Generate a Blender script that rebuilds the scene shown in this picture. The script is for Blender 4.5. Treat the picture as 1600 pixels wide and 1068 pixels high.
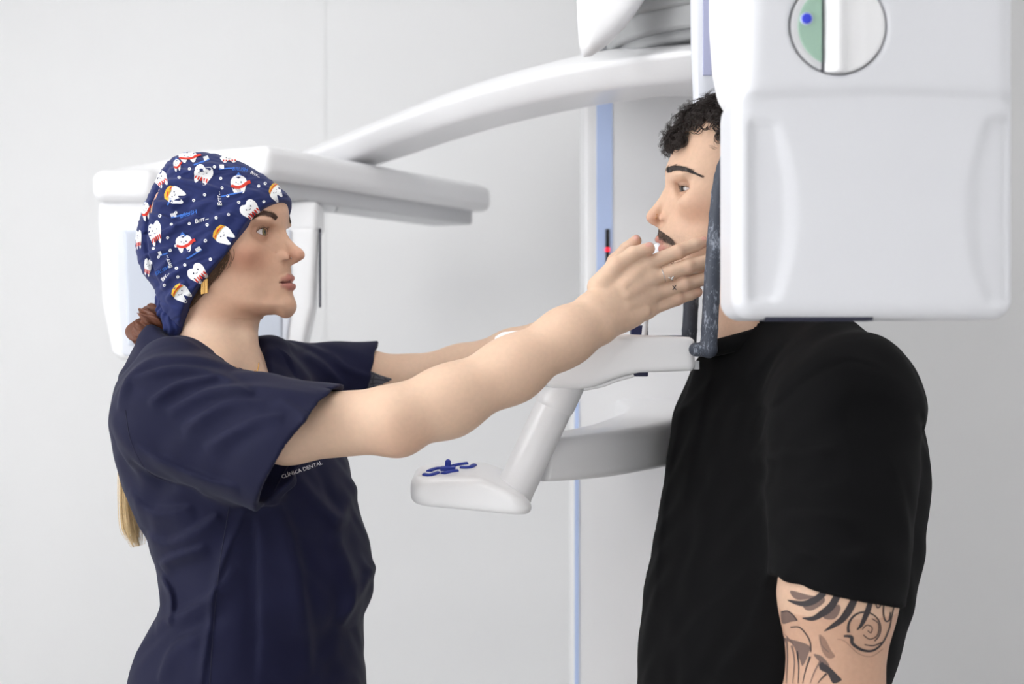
import bpy, bmesh, math, random
import numpy as np

scene = bpy.context.scene
COL = scene.collection
for _o in list(bpy.data.objects):
    bpy.data.objects.remove(_o, do_unlink=True)
rng = np.random.default_rng(7)
random.seed(7)

# ------------------------------------------------------------------ camera, world, light, exposure
CAM_Y, CAM_Z, FPX = -2.0, 1.40, 1600 * 50.0 / 36.0
cam_data = bpy.data.cameras.new('camera')
cam_data.lens = 50.0
cam_data.sensor_width = 36.0
cam_data.clip_start = 0.05
cam_data.dof.use_dof = True
cam_data.dof.focus_distance = 1.93
cam_data.dof.aperture_fstop = 3.2
camera = bpy.data.objects.new('camera', cam_data)
camera.location = (0, CAM_Y, CAM_Z)
camera.rotation_euler = (math.radians(90), 0, 0)
COL.objects.link(camera)
scene.camera = camera

world = bpy.data.worlds.new('world')
scene.world = world
world.use_nodes = True
world.node_tree.nodes['Background'].inputs['Color'].default_value = (0.9, 0.95, 1.0, 1)
world.node_tree.nodes['Background'].inputs['Strength'].default_value = 0.3

scene.view_settings.view_transform = 'Standard'
scene.view_settings.look = 'None'
scene.view_settings.gamma = 1.0
scene.view_settings.use_curve_mapping = False
scene.view_settings.exposure = 0.74
PANEL_POWER = 7.6          # emission of the ceiling panels
# (x, y, size_x, size_y, strength factor)
PANELS = [(-0.25, -0.35, 0.6, 0.6, 0.36), (-1.55, -0.5, 0.6, 0.6, 0.30), (1.25, -0.3, 0.6, 0.6, 0.35),
          (-0.2, -2.1, 1.2, 0.6, 0.42)]
WINDOW_POWER = 4.0         # daylight of an unseen window added at the left for fill light

# ------------------------------------------------------------------ helpers
def P(px, py, Y=0.0):
    d = Y - CAM_Y
    return np.array([(px - 800.0) / FPX * d, Y, CAM_Z - (py - 534.0) / FPX * d])

def X0(px): return (px - 800.0) * 0.0009
def Z0(py): return 1.4 - (py - 534.0) * 0.0009

def lin(r, g, b):
    def f(c):
        c /= 255.0
        return c / 12.92 if c <= 0.04045 else ((c + 0.055) / 1.055) ** 2.4
    return (f(r), f(g), f(b))

def smooth_fn(xs, ys, w=0.05, n=600):
    xs = np.asarray(xs, float); ys = np.asarray(ys, float)
    o = np.argsort(xs); xs = xs[o]; ys = ys[o]
    gx = np.linspace(xs[0], xs[-1], n)
    gy = np.interp(gx, xs, ys)
    k = max(3, int(n * w)) | 1
    ker = np.ones(k) / k
    for _ in range(2):
        gy = np.convolve(np.pad(gy, k // 2, mode='reflect', reflect_type='odd'), ker, mode='valid')
    return lambda v: np.interp(v, gx, gy)

def catmull(pts, n=8, closed=False):
    pts = np.asarray(pts, float)
    m = len(pts)
    out = []
    rngi = range(m) if closed else range(m - 1)
    for i in rngi:
        if closed:
            p0, p1, p2, p3 = pts[(i - 1) % m], pts[i], pts[(i + 1) % m], pts[(i + 2) % m]
        else:
            p0, p1, p2, p3 = pts[max(i - 1, 0)], pts[i], pts[i + 1], pts[min(i + 2, m - 1)]
        for t in np.linspace(0, 1, n, endpoint=False):
            out.append(0.5 * ((2 * p1) + (-p0 + p2) * t + (2 * p0 - 5 * p1 + 4 * p2 - p3) * t * t
                              + (-p0 + 3 * p1 - 3 * p2 + p3) * t ** 3))
    if not closed:
        out.append(pts[-1])
    return np.array(out)

# ---- signed distance pieces (all take N x 3 arrays)
def smin(a, b, k):
    if k <= 0: return np.minimum(a, b)
    h = np.maximum(k - np.abs(a - b), 0) / k
    return np.minimum(a, b) - h * h * k * 0.25
def smax(a, b, k): return -smin(-a, -b, k)

def rcone(a, b, ra, rb):
    a = np.asarray(a, float); ba = np.asarray(b, float) - a
    L2 = max(ba @ ba, 1e-12)
    def f(p):
        t = np.clip((p - a) @ ba / L2, 0, 1)
        return np.linalg.norm(p - a - t[:, None] * ba, axis=1) - (ra + (rb - ra) * t)
    f.lo = np.minimum(a, a + ba) - max(ra, rb); f.hi = np.maximum(a, a + ba) + max(ra, rb)
    return f

def chain(pts, rs, k=0.004):
    fs = [rcone(pts[i], pts[i + 1], rs[i], rs[i + 1]) for i in range(len(pts) - 1)]
    def f(p):
        d = fs[0](p)
        for g in fs[1:]: d = smin(d, g(p), k)
        return d
    f.lo = np.min([g.lo for g in fs], axis=0); f.hi = np.max([g.hi for g in fs], axis=0)
    return f

def ellipsoid(c, r, M=None):
    c = np.asarray(c, float); r = np.asarray(r, float)
    def f(p):
        q = p - c
        if M is not None: q = q @ M          # columns of M are the local axes
        k0 = np.linalg.norm(q / r, axis=1); k1 = np.linalg.norm(q / (r * r), axis=1) + 1e-9
        return k0 * (k0 - 1) / k1
    R = r.max()
    f.lo = c - (r if M is None else R); f.hi = c + (r if M is None else R)
    return f

def axes(fwd, up):
    f = np.asarray(fwd, float); f = f / np.linalg.norm(f)
    u = np.asarray(up, float); u = u - f * (u @ f); u = u / np.linalg.norm(u)
    s = np.cross(u, f)
    return np.stack([f, s, u], axis=1)

def rbox(c, half, r, M=None):
    c = np.asarray(c, float); half = np.asarray(half, float)
    def f(p):
        q = p - c
        if M is not None: q = q @ M
        q = np.abs(q) - (half - r)
        return np.linalg.norm(np.maximum(q, 0), axis=1) + np.minimum(q.max(axis=1), 0) - r
    R = np.linalg.norm(half)
    f.lo = c - (half if M is None else R); f.hi = c + (half if M is None else R)
    return f

class Poly2D:
    """signed distance (positive inside) to a closed outline, tabulated on a grid"""
    def __init__(s, pts, step=0.001, margin=0.04, n=6, smooth=True):
        pts = catmull(pts, n, True) if smooth else np.asarray(pts, float)
        s.lo = pts.min(0) - margin; s.step = step
        s.n = np.ceil((pts.max(0) + margin - s.lo) / step).astype(int) + 1
        gx = s.lo[0] + step * np.arange(s.n[0]); gz = s.lo[1] + step * np.arange(s.n[1])
        GX, GZ = np.meshgrid(gx, gz, indexing='ij')
        q = np.stack([GX.ravel(), GZ.ravel()], 1)
        best = np.full(len(q), 1e9); inside = np.zeros(len(q), bool)
        for i in range(len(pts)):
            a = pts[i]; b = pts[(i + 1) % len(pts)]
            ba = b - a
            t = np.clip(((q - a) @ ba) / max(ba @ ba, 1e-14), 0, 1)
            dd = q - a - t[:, None] * ba
            best = np.minimum(best, (dd * dd).sum(1))
            c = ((a[1] > q[:, 1]) != (b[1] > q[:, 1]))
            xi = a[0] + (q[:, 1] - a[1]) / (b[1] - a[1] + 1e-14) * ba[0]
            inside ^= c & (q[:, 0] < xi)
        s.tab = (np.sqrt(best) * np.where(inside, 1, -1)).reshape(s.n)
        s.hi = pts.max(0); s.lo0 = pts.min(0)
    def __call__(s, x, z):
        u = np.clip((x - s.lo[0]) / s.step, 0, s.n[0] - 1.001)
        v = np.clip((z - s.lo[1]) / s.step, 0, s.n[1] - 1.001)
        i = u.astype(int); j = v.astype(int); u = u - i; v = v - j
        T = s.tab
        return (T[i, j] * (1 - u) * (1 - v) + T[i + 1, j] * u * (1 - v) + T[i, j + 1] * (1 - u) * v + T[i + 1, j + 1] * u * v)

def normalised(F, lo, hi, eps=4e-4, floor=0.03):
    """turn a general implicit F into something close to a distance"""
    def f(p):
        v = F(p)
        g = np.zeros(len(p))
        for a in range(3):
            e = np.zeros(3); e[a] = eps
            g += ((F(p + e) - v) / eps) ** 2
        return v / np.maximum(np.sqrt(g), floor)
    f.lo = np.asarray(lo, float); f.hi = np.asarray(hi, float)
    return f

def prism(outline, y0, y1, r, smooth=False, step=0.001, n=6):
    """outline in (x, z) extruded between y0 and y1 with rounded edges r"""
    pg = Poly2D(outline, step=step, smooth=smooth, n=n)
    yc, hy = (y0 + y1) / 2, (y1 - y0) / 2
    def f(p):
        a = -pg(p[:, 0], p[:, 2]); b = np.abs(p[:, 1] - yc) - hy
        return smax(a, b, r * 1.7)
    f.lo = np.array([pg.lo0[0], y0, pg.lo0[1]]); f.hi = np.array([pg.hi[0], y1, pg.hi[1]])
    return f

class Field:
    def __init__(s): s.ops = []
    def add(s, fn, k=0.004, op='u', lo=None, hi=None):
        lo = fn.lo if lo is None else np.asarray(lo, float); hi = fn.hi if hi is None else np.asarray(hi, float)
        s.ops.append((fn, lo - 0.035 - k, hi + 0.035 + k, k, op)); return s
    def warp(s, fn, lo, hi):            # fn(p, d) -> d
        s.ops.append((fn, np.asarray(lo, float), np.asarray(hi, float), 0, 'w')); return s
    def __call__(s, p):
        if len(p) > 24000:
            return np.concatenate([s(p[i:i + 16000]) for i in range(0, len(p), 16000)])
        d = np.full(len(p), 0.2)
        if not len(p): return d
        plo, phi = p.min(0), p.max(0)
        for fn, lo, hi, k, op in s.ops:
            if (plo > hi).any() or (phi < lo).any(): continue
            if (plo > lo).all() and (phi < hi).all(): m = slice(None)
            else:
                m = np.nonzero((p[:, 0] > lo[0]) & (p[:, 0] < hi[0]) & (p[:, 1] > lo[1]) & (p[:, 1] < hi[1]) & (p[:, 2] > lo[2]) & (p[:, 2] < hi[2]))[0]
                if len(m) == 0: continue
            if op == 'w': d[m] = fn(p[m], d[m]); continue
            v = fn(p[m])
            if op == 'u': d[m] = smin(d[m], v, k)
            elif op == 's': d[m] = smax(d[m], -v, k)
            elif op == 'i': d[m] = smax(d[m], v, k)
        return d
    def bounds(s):
        u = [o for o in s.ops if o[4] == 'u']
        return np.min([o[1] for o in u], axis=0), np.max([o[2] for o in u], axis=0)

def grad(f, p, e=3e-4):
    g = np.empty_like(p)
    for a in range(3):
        d = np.zeros(3); d[a] = e
        g[:, a] = (f(p + d) - f(p - d)) / (2 * e)
    return g

def newton(f, p, off=0.0, it=2, e=2e-4, cap=0.004):
    if len(p) > 24000:
        return np.concatenate([newton(f, p[i:i + 16000], off, it, e, cap) for i in range(0, len(p), 16000)])
    for _ in range(it):
        v = f(p); g = np.empty_like(p)
        for a in range(3):
            d = np.zeros(3); d[a] = e
            g[:, a] = (f(p + d) - v) / e
        n2 = np.maximum((g * g).sum(1), 0.04)
        st = np.clip((v - off) / n2, -cap, cap)
        p = p - st[:, None] * g
    return p

def mesh_field(f, h, lo=None, hi=None, it=2, B=12):
    """sparse surface nets of f = 0"""
    if lo is None: lo, hi = f.bounds()
    lo = np.asarray(lo, float); hi = np.asarray(hi, float)
    nb = np.ceil((hi - lo) / (h * B)).astype(int)
    bi = np.stack(np.meshgrid(*[np.arange(n) for n in nb], indexing='ij'), -1).reshape(-1, 3)
    ctr = lo + (bi + 0.5) * h * B
    vals = f(ctr)
    bi = bi[np.abs(vals) < h * B * 0.87 * 1.25 + 0.003]
    key = np.zeros(len(bi), np.int64)
    for b_ in range(9):
        for a_ in range(3): key |= ((bi[:, a_] >> b_) & 1).astype(np.int64) << (3 * b_ + a_)
    bi = bi[np.argsort(key)]
    loc = np.stack(np.meshgrid(*[np.arange(B + 1)] * 3, indexing='ij'), -1).reshape(-1, 3)
    N = nb * B + 2
    V, VI, Q = [], [], []
    cid = lambda c: (c[..., 0].astype(np.int64) * N[1] + c[..., 1]) * N[2] + c[..., 2]
    step = max(1, int(60000 // (B + 1) ** 3))
    for s in range(0, len(bi), step):
        bb = bi[s:s + step] * B
        pts = lo + (bb[:, None, :] + loc[None]) * h
        val = f(pts.reshape(-1, 3)).reshape(len(bb), B + 1, B + 1, B + 1)
        neg = val < 0
        c8 = [(i, j, k) for i in (0, 1) for j in (0, 1) for k in (0, 1)]
        sub = lambda A, i, j, k: A[:, i:i + B, j:j + B, k:k + B]
        cnt = sum(sub(neg, *c).astype(np.int8) for c in c8)
        act = np.argwhere((cnt > 0) & (cnt < 8))
        if len(act):
            acc = np.zeros((len(act), 3)); num = np.zeros(len(act))
            cv = {c: val[act[:, 0], act[:, 1] + c[0], act[:, 2] + c[1], act[:, 3] + c[2]] for c in c8}
            for c in c8:
                for a in range(3):
                    if c[a] == 1: continue
                    e = list(c); e[a] = 1; e = tuple(e)
                    v0, v1 = cv[c], cv[e]
                    m = (v0 < 0) != (v1 < 0)
                    t = np.where(m, v0 / np.where(m, v0 - v1, 1), 0)
                    q = np.tile(np.array(c, float), (len(act), 1)); q[:, a] = t
                    acc += q * m[:, None]; num += m
            gc = bb[act[:, 0]] + act[:, 1:]
            V.append(lo + (gc + acc / num[:, None]) * h); VI.append(cid(gc))
        for a in range(3):
            sl0 = [slice(0, B)] * 3; sl1 = [slice(0, B)] * 3; sl1[a] = slice(1, B + 1)
            n0 = neg[(slice(None), *sl0)]; n1 = neg[(slice(None), *sl1)]
            ed = np.argwhere(n0 != n1)
            if not len(ed): continue
            g = bb[ed[:, 0]] + ed[:, 1:]
            flip = n0[ed[:, 0], ed[:, 1], ed[:, 2], ed[:, 3]]
            b, c = (a + 1) % 3, (a + 2) % 3
            eb = np.zeros(3, int); eb[b] = 1; ec = np.zeros(3, int); ec[c] = 1
            quad = np.stack([cid(g - eb - ec), cid(g - ec), cid(g), cid(g - eb)], 1)
            quad[~flip] = quad[~flip][:, ::-1]
            Q.append(quad)
    V = np.concatenate(V); VI = np.concatenate(VI); Q = np.concatenate(Q)
    o = np.argsort(VI); VI = VI[o]; V = V[o]
    idx = np.searchsorted(VI, Q); idx = np.clip(idx, 0, len(VI) - 1)
    ok = (VI[idx] == Q).all(axis=1)
    cell = np.floor((V - lo) / (h * 14)).astype(np.int64)
    o2 = np.lexsort((cell[:, 2], cell[:, 1], cell[:, 0]))
    V[o2] = newton(f, V[o2], it=it, cap=h)
    return V, idx[ok]

# ---- objects
def new_obj(name, me, mat=None, parent=None):
    o = bpy.data.objects.new(name, me)
    COL.objects.link(o)
    if me is not None and mat is not None:
        for m in (mat if isinstance(mat, (list, tuple)) else [mat]): me.materials.append(m)
    if parent is not None: o.parent = parent
    return o

def make_mesh(name, V, F, mat=None, parent=None, smooth=True, cols=None, mi=None):
    me = bpy.data.meshes.new(name)
    V = np.asarray(V, float)
    if isinstance(F, np.ndarray) and F.ndim == 2:
        k = F.shape[1]
        me.vertices.add(len(V)); me.vertices.foreach_set('co', V.astype(np.float32).ravel())
        me.loops.add(F.size); me.loops.foreach_set('vertex_index', F.astype(np.int32).ravel())
        me.polygons.add(len(F)); me.polygons.foreach_set('loop_start', np.arange(0, F.size, k, dtype=np.int32))
        me.polygons.foreach_set('loop_total', np.full(len(F), k, dtype=np.int32))
        me.update(calc_edges=True); me.validate()
    else:
        me.from_pydata([tuple(v) for v in V], [], [tuple(int(i) for i in f) for f in F])
    if smooth: me.polygons.foreach_set('use_smooth', np.ones(len(me.polygons), bool))
    if mi is not None: me.polygons.foreach_set('material_index', np.asarray(mi, np.int32))
    if cols is not None:
        at = me.color_attributes.new('col', 'FLOAT_COLOR', 'POINT')
        c4 = np.ones((len(V), 4), np.float32); c4[:, :3] = cols
        at.data.foreach_set('color', c4.ravel())
    me.update()
    return new_obj(name, me, mat, parent)

def field_obj(name, f, h, mat, parent=None, lo=None, hi=None, cols=None, it=2):
    V, Q = mesh_field(f, h, lo, hi, it)
    return make_mesh(name, V, Q, mat, parent, True, cols(V) if cols else None)

def empty(name, loc, label, cat):
    o = bpy.data.objects.new(name, None); COL.objects.link(o)
    o.location = loc; o['label'] = label; o['category'] = cat
    o.empty_display_size = 0.1
    return o

class Root:
    """collects world-space children under an Empty at the thing's base"""
def adopt(o, root):
    o.parent = root
    o.matrix_parent_inverse = __import__('mathutils').Matrix.Translation(root.location).inverted()
    return o

def structure(o): o['kind'] = 'structure'; return o

def bm_box(lo, hi, bev=0.0, seg=2):
    bm = bmesh.new(); bmesh.ops.create_cube(bm, size=1.0)
    lo = np.array(lo, float); hi = np.array(hi, float)
    for v in bm.verts: v.co = tuple(lo + (np.array(v.co) + 0.5) * (hi - lo))
    if bev > 0: bmesh.ops.bevel(bm, geom=bm.edges[:], offset=bev, segments=seg, affect='EDGES', profile=0.6)
    return bm
def bm_obj(name, bm, mat, parent=None, smooth=False):
    me = bpy.data.meshes.new(name); bm.to_mesh(me); bm.free()
    if smooth: me.polygons.foreach_set('use_smooth', np.ones(len(me.polygons), bool))
    return new_obj(name, me, mat, parent)

def tube_mesh(path, radii, sides=10, cap=True, flat=None):
    """V, F of a tube along path; flat=(dir, factor) squashes the section along dir"""
    path = np.asarray(path, float); n = len(path)
    radii = np.broadcast_to(np.asarray(radii, float), (n,))
    T = np.gradient(path, axis=0); T /= np.linalg.norm(T, axis=1)[:, None] + 1e-12
    up = np.array([0, 0, 1.0]) if abs(T[0][2]) < 0.9 else np.array([1.0, 0, 0])
    V = []
    s = np.cross(T[0], up); s /= np.linalg.norm(s)
    for i in range(n):
        s = s - T[i] * (s @ T[i]); s /= np.linalg.norm(s) + 1e-12
        b = np.cross(T[i], s)
        a = np.linspace(0, 2 * math.pi, sides, endpoint=False)
        ring = np.outer(np.cos(a), s) + np.outer(np.sin(a), b)
        if flat is not None:
            fd = np.asarray(flat[0], float); ring = ring - np.outer(ring @ fd, fd) * (1 - flat[1])
        V.append(path[i] + ring * radii[i])
    V = np.concatenate(V); F = []
    for i in range(n - 1):
        for j in range(sides):
            k = (j + 1) % sides
            F.append((i * sides + j, i * sides + k, (i + 1) * sides + k, (i + 1) * sides + j))
    if cap:
        F.append(tuple(range(sides - 1, -1, -1))); F.append(tuple((n - 1) * sides + j for j in range(sides)))
    return V, F

def join_vf(parts):
    VV, FF, MI, n = [], [], [], 0
    for it in parts:
        V, F = it[0], it[1]; m = it[2] if len(it) > 2 else 0
        VV.append(np.asarray(V, float)); FF += [tuple(i + n for i in f) for f in F]; MI += [m] * len(F); n += len(V)
    return np.concatenate(VV), FF, MI

# ---- materials
def mat(name, col, rough=0.5, spec=0.5, metal=0.0, noise=None, bump=None, sss=0.0, attr=False, coat=0.0,
        emit=None, trans=0.0, sheen=0.0):
    m = bpy.data.materials.new(name); m.use_nodes = True
    nt = m.node_tree; b = nt.nodes['Principled BSDF']
    b.inputs['Base Color'].default_value = (*col, 1)
    b.inputs['Roughness'].default_value = rough; b.inputs['Metallic'].default_value = metal
    b.inputs['Specular IOR Level'].default_value = spec
    b.inputs['Coat Weight'].default_value = coat; b.inputs['Coat Roughness'].default_value = 0.15
    b.inputs['Transmission Weight'].default_value = trans
    b.inputs['Sheen Weight'].default_value = sheen
    if sss > 0:
        b.inputs['Subsurface Weight'].default_value = sss
        b.inputs['Subsurface Radius'].default_value = (1.0, 0.35, 0.18)
        b.inputs['Subsurface Scale'].default_value = 0.008
    if emit:
        b.inputs['Emission Color'].default_value = (*emit[0], 1); b.inputs['Emission Strength'].default_value = emit[1]
    tc = nt.nodes.new('ShaderNodeTexCoord')
    src = None
    if attr:
        a = nt.nodes.new('ShaderNodeVertexColor'); a.layer_name = 'col'; src = a.outputs['Color']
    if noise:                                  # (scale, amount)
        n = nt.nodes.new('ShaderNodeTexNoise'); n.inputs['Scale'].default_value = noise[0]; n.inputs['Detail'].default_value = 4
        nt.links.new(tc.outputs['Object'], n.inputs['Vector'])
        mr = nt.nodes.new('ShaderNodeMapRange'); mr.inputs['From Min'].default_value = 0.25; mr.inputs['From Max'].default_value = 0.75
        mr.inputs['To Min'].default_value = 1 - noise[1]; mr.inputs['To Max'].default_value = 1 + noise[1]
        nt.links.new(n.outputs['Fac'], mr.inputs['Value'])
        mx = nt.nodes.new('ShaderNodeVectorMath'); mx.operation = 'MULTIPLY'
        if src: nt.links.new(src, mx.inputs[0])
        else: mx.inputs[0].default_value = col
        nt.links.new(mr.outputs['Result'], mx.inputs[1]); src = mx.outputs['Vector']
    if src: nt.links.new(src, b.inputs['Base Color'])
    if bump:                                   # list of (scale, strength, distance)
        prev = None
        for sc_, st_, di_ in bump:
            n = nt.nodes.new('ShaderNodeTexNoise'); n.inputs['Scale'].default_value = sc_; n.inputs['Detail'].default_value = 3
            nt.links.new(tc.outputs['Object'], n.inputs['Vector'])
            bp = nt.nodes.new('ShaderNodeBump'); bp.inputs['Strength'].default_value = st_; bp.inputs['Distance'].default_value = di_
            nt.links.new(n.outputs['Fac'], bp.inputs['Height'])
            if prev: nt.links.new(prev, bp.inputs['Normal'])
            prev = bp.outputs['Normal']
        nt.links.new(prev, b.inputs['Normal'])
    return m

M = {}
M['wall'] = mat('white_wall_paint', lin(241, 241, 242), 0.7, 0.3, noise=(1.3, 0.008), bump=[(220, 0.05, 0.0005)])
M['ceiling'] = mat('ceiling_paint', lin(244, 244, 244), 0.8, 0.2)
M['floor'] = mat('vinyl_floor', lin(214, 213, 211), 0.45, 0.4, noise=(6, 0.05))
M['plastic'] = mat('white_gloss_plastic', lin(244, 244, 246), 0.32, 0.5, coat=0.15)
M['plastic_grey'] = mat('pale_grey_plastic', lin(214, 215, 218), 0.4, 0.4)
M['plastic_shade'] = mat('shaded_underside_plastic', lin(165, 166, 167), 0.5, 0.4)  # boom plastic with the shade of its underside put into the grey
M['plastic_clear'] = mat('pale_satin_plastic', lin(226, 229, 238), 0.25, 0.5, coat=0.3)
M['blue_pale'] = mat('pale_blue_stripe', lin(196, 214, 252), 0.4, 0.4)
M['blue_glass'] = mat('grey_blue_screen', lin(200, 206, 218), 0.25, 0.5)
M['blue'] = mat('royal_blue_rubber', lin(34, 58, 160), 0.45, 0.5)
M['blue_led'] = mat('bright_blue_button', lin(50, 66, 215), 0.4, 0.5)
M['navy_dark'] = mat('dark_navy_plastic', lin(20, 26, 70), 0.4, 0.5)
M['green'] = mat('sage_green_plastic', lin(160, 192, 174), 0.45, 0.4)
M['black'] = mat('black_plastic', lin(22, 22, 26), 0.4, 0.5)
M['gap'] = mat('dark_gap', lin(40, 42, 60), 0.6, 0.3)
M['red_led'] = mat('red_indicator_led', lin(230, 30, 50), 0.4, 0.4, emit=(lin(255, 40, 60), 0.8))
M['gold'] = mat('polished_gold', lin(226, 180, 110), 0.25, 0.5, metal=1.0)
M['silver'] = mat('silver', lin(205, 200, 196), 0.22, 0.5, metal=1.0)
M['lamp'] = mat('lamp_diffuser', lin(255, 255, 255), 0.5, 0.3, emit=((1.0, 0.985, 0.96), PANEL_POWER))
M['steel'] = mat('white_metal_frame', lin(225, 225, 225), 0.5)

# ------------------------------------------------------------------ the room
RX0, RX1, RY0, RY1, RZ1 = -2.3, 1.9, -2.9, 1.30, 2.70
def slab(name, lo, hi, m): return structure(bm_obj(name, bm_box(lo, hi), m))
slab('floor', (RX0, RY0, -0.05), (RX1, RY1, 0), M['floor'])['label'] = 'grey vinyl floor of the x-ray room'
slab('ceiling', (RX0, RY0, RZ1), (RX1, RY1, RZ1 + 0.05), M['ceiling'])['label'] = 'white ceiling of the x-ray room'
slab('wall_back', (RX0, RY1, 0), (RX1, RY1 + 0.05, RZ1), M['wall'])['label'] = 'plain white wall behind the scanner'
slab('wall_left', (RX0 - 0.05, RY0, 0), (RX0, RY1, RZ1), M['wall'])['label'] = 'white wall at the left of the room'
slab('wall_right', (RX1, RY0, 0), (RX1 + 0.05, RY1, RZ1), M['wall'])['label'] = 'white wall at the right of the room'
slab('wall_front', (RX0, RY0 - 0.05, 0), (RX1, RY0, RZ1), M['wall'])['label'] = 'white wall behind the viewer'
pil = bm_box((RX0, RY1 - 0.002, 0), (P(508, 0, RY1 - 0.002)[0], RY1, RZ1), 0.0)
structure(bm_obj('trim_1', pil, M['wall']))['label'] = 'slightly proud white wall panel at the left, ending in a vertical edge'
slab('baseboard_back', (P(508, 0, RY1 - 0.002)[0], RY1 - 0.012, 0), (RX1, RY1, 0.08), M['ceiling'])['label'] = 'white baseboard along the back wall'
M['pane_glow'] = mat('frosted_glow_glass', (1, 1, 1), 0.5, 0.3, emit=((0.97, 0.985, 1.0), WINDOW_POWER))  # glowing pane of the added window, lights the scene from the left
wy0, wy1, wz0, wz1 = -1.75, -0.35, 0.85, 2.35
wf = bmesh.new()
for (y0, y1, z0, z1) in ((wy0 - .06, wy1 + .06, wz0 - .06, wz0), (wy0 - .06, wy1 + .06, wz1, wz1 + .06), (wy0 - .06, wy0, wz0, wz1), (wy1, wy1 + .06, wz0, wz1), ((wy0 + wy1) / 2 - .025, (wy0 + wy1) / 2 + .025, wz0, wz1)):
    t = bm_box((RX0, y0, z0), (RX0 + .05, y1, z1)); me = bpy.data.meshes.new('t'); t.to_mesh(me); t.free(); wf.from_mesh(me)
win = structure(bm_obj('fill_window_1', wf, M['steel'])); win['label'] = 'unseen frosted window added in the left wall as fill light'
for y0, y1 in ((wy0, (wy0 + wy1) / 2 - .025), ((wy0 + wy1) / 2 + .025, wy1)):
    bm_obj('pane', bm_box((RX0 + .012, y0, wz0), (RX0 + .024, y1, wz1)), M['pane_glow'], win)
for i, (x, y, sx, sy, k) in enumerate(PANELS):
    lab = ['square led ceiling panel above the space between the two people', 'square led ceiling panel at the left of the room',
           'square led ceiling panel at the right, beside the scanner', 'long led ceiling panel behind the viewer'][i]
    e = empty('ceiling_light', (x, y, RZ1), lab, 'ceiling light'); e['group'] = 'ceiling panels'
    fr = bmesh.new()
    for (a, b, c, d) in ((-sx / 2 - .02, sx / 2 + .02, -sy / 2 - .02, -sy / 2), (-sx / 2 - .02, sx / 2 + .02, sy / 2, sy / 2 + .02),
                         (-sx / 2 - .02, -sx / 2, -sy / 2, sy / 2), (sx / 2, sx / 2 + .02, -sy / 2, sy / 2)):
        t = bm_box((a, c, -0.02), (b, d, 0)); me = bpy.data.meshes.new('t'); t.to_mesh(me); t.free(); fr.from_mesh(me)
    bm_obj('frame', fr, M['steel'], e)
    lm = M['lamp'] if k == 1.0 else mat('lamp_diffuser_soft', (1, 1, 1), 0.5, 0.3, emit=((1.0, 0.985, 0.96), PANEL_POWER * k))
    bm_obj('diffuser', bm_box((-sx / 2, -sy / 2, -0.012), (sx / 2, sy / 2, -0.002)), lm, e)
# ------------------------------------------------------------------ the dental x-ray scanner
MX = empty('dental_scanner', (0.27, 0.72, 0.0), 'large white panoramic dental x-ray scanner with blue-striped column beside the man', 'x-ray scanner')
def mpart(o): return adopt(o, MX)
def sub(o, par): adopt(o, MX); o.parent = par; o.matrix_parent_inverse = par.matrix_parent_inverse.copy() if False else par.matrix_world.inverted(); return o
def child_of(o, par):
    bpy.context.view_layer.update()
    o.parent = par; o.matrix_parent_inverse = par.matrix_world.inverted(); return o
WH = M['plastic']

# column: lower fixed section and upper sliding section
cyf = 0.60
xl, xu = P(897, 0, cyf)[0], P(914, 0, cyf)[0]
col_low = mpart(bm_obj('lower_column', bm_box((xl, cyf, 0.02), (0.42, cyf + 0.22, P(0, 520, cyf)[2]), 0.012, 3), WH, smooth=False))
child_of(bm_obj('blue_edge_strip', bm_box((xl + 0.001, cyf - 0.002, 0.05), (xl + 0.009, cyf + 0.002, P(0, 522, cyf)[2])), M['blue_pale']), col_low)
col_up = mpart(bm_obj('upper_column', bm_box((xu, cyf + 0.008, P(0, 540, cyf)[2]), (0.40, cyf + 0.2, 2.3), 0.012, 3), WH))
yb = cyf + 0.008
s0, s1 = P(932, 0, yb)[0], P(957, 0, yb)[0]
strip = child_of(bm_obj('blue_stripe', bm_box((s0, yb - 0.002, P(0, 530, yb)[2]), (s1, yb + 0.003, 2.28)), M['blue_pale']), col_up)
child_of(bm_obj('height_slot', bm_box((P(946, 0, yb)[0], yb - 0.004, P(0, 412, yb)[2]), (P(952, 0, yb)[0], yb + 0.002, P(0, 358, yb)[2])), M['black']), col_up)
child_of(bm_obj('indicator_led', bm_box((P(945.5, 0, yb)[0], yb - 0.006, P(0, 393, yb)[2]), (P(952.5, 0, yb)[0], yb + 0.002, P(0, 387, yb)[2]), 0.0005), M['red_led']), col_up)
mpart(bm_obj('base_plate', bm_box((0.02, 0.32, 0), (0.52, 0.92, 0.03), 0.01), M['plastic_grey']))

# overhead boom with the round hub seat
def disc_z(cx, cy, r, z0, z1, e=.01):
    def g(p): return smax(np.hypot(p[:, 0] - cx, p[:, 1] - cy) - r, np.abs(p[:, 2] - (z0 + z1) / 2) - (z1 - z0) / 2, e)
    g.lo = np.array([cx - r, cy - r, z0]); g.hi = np.array([cx + r, cy + r, z1]); return g
f = Field(); f.add(disc_z(.37, .36, .255, 1.905, 2.1)); f.add(rbox((.37, .62, 2.0), (.2, .25, .10), .03), .02)
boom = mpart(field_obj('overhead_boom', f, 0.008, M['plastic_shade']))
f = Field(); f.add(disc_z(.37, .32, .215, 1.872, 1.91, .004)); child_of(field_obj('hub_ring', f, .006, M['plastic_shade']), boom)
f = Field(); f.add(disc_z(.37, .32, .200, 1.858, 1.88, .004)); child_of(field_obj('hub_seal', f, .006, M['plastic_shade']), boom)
yw = 0.10
o_ = [(896, -190), (900, -60), (903, 20), (906, 66), (913, 83), (925, 82), (944, 70), (964, 52), (984, 30), (1004, 3), (1022, -30), (1040, -80), (1050, -190)]
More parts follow.
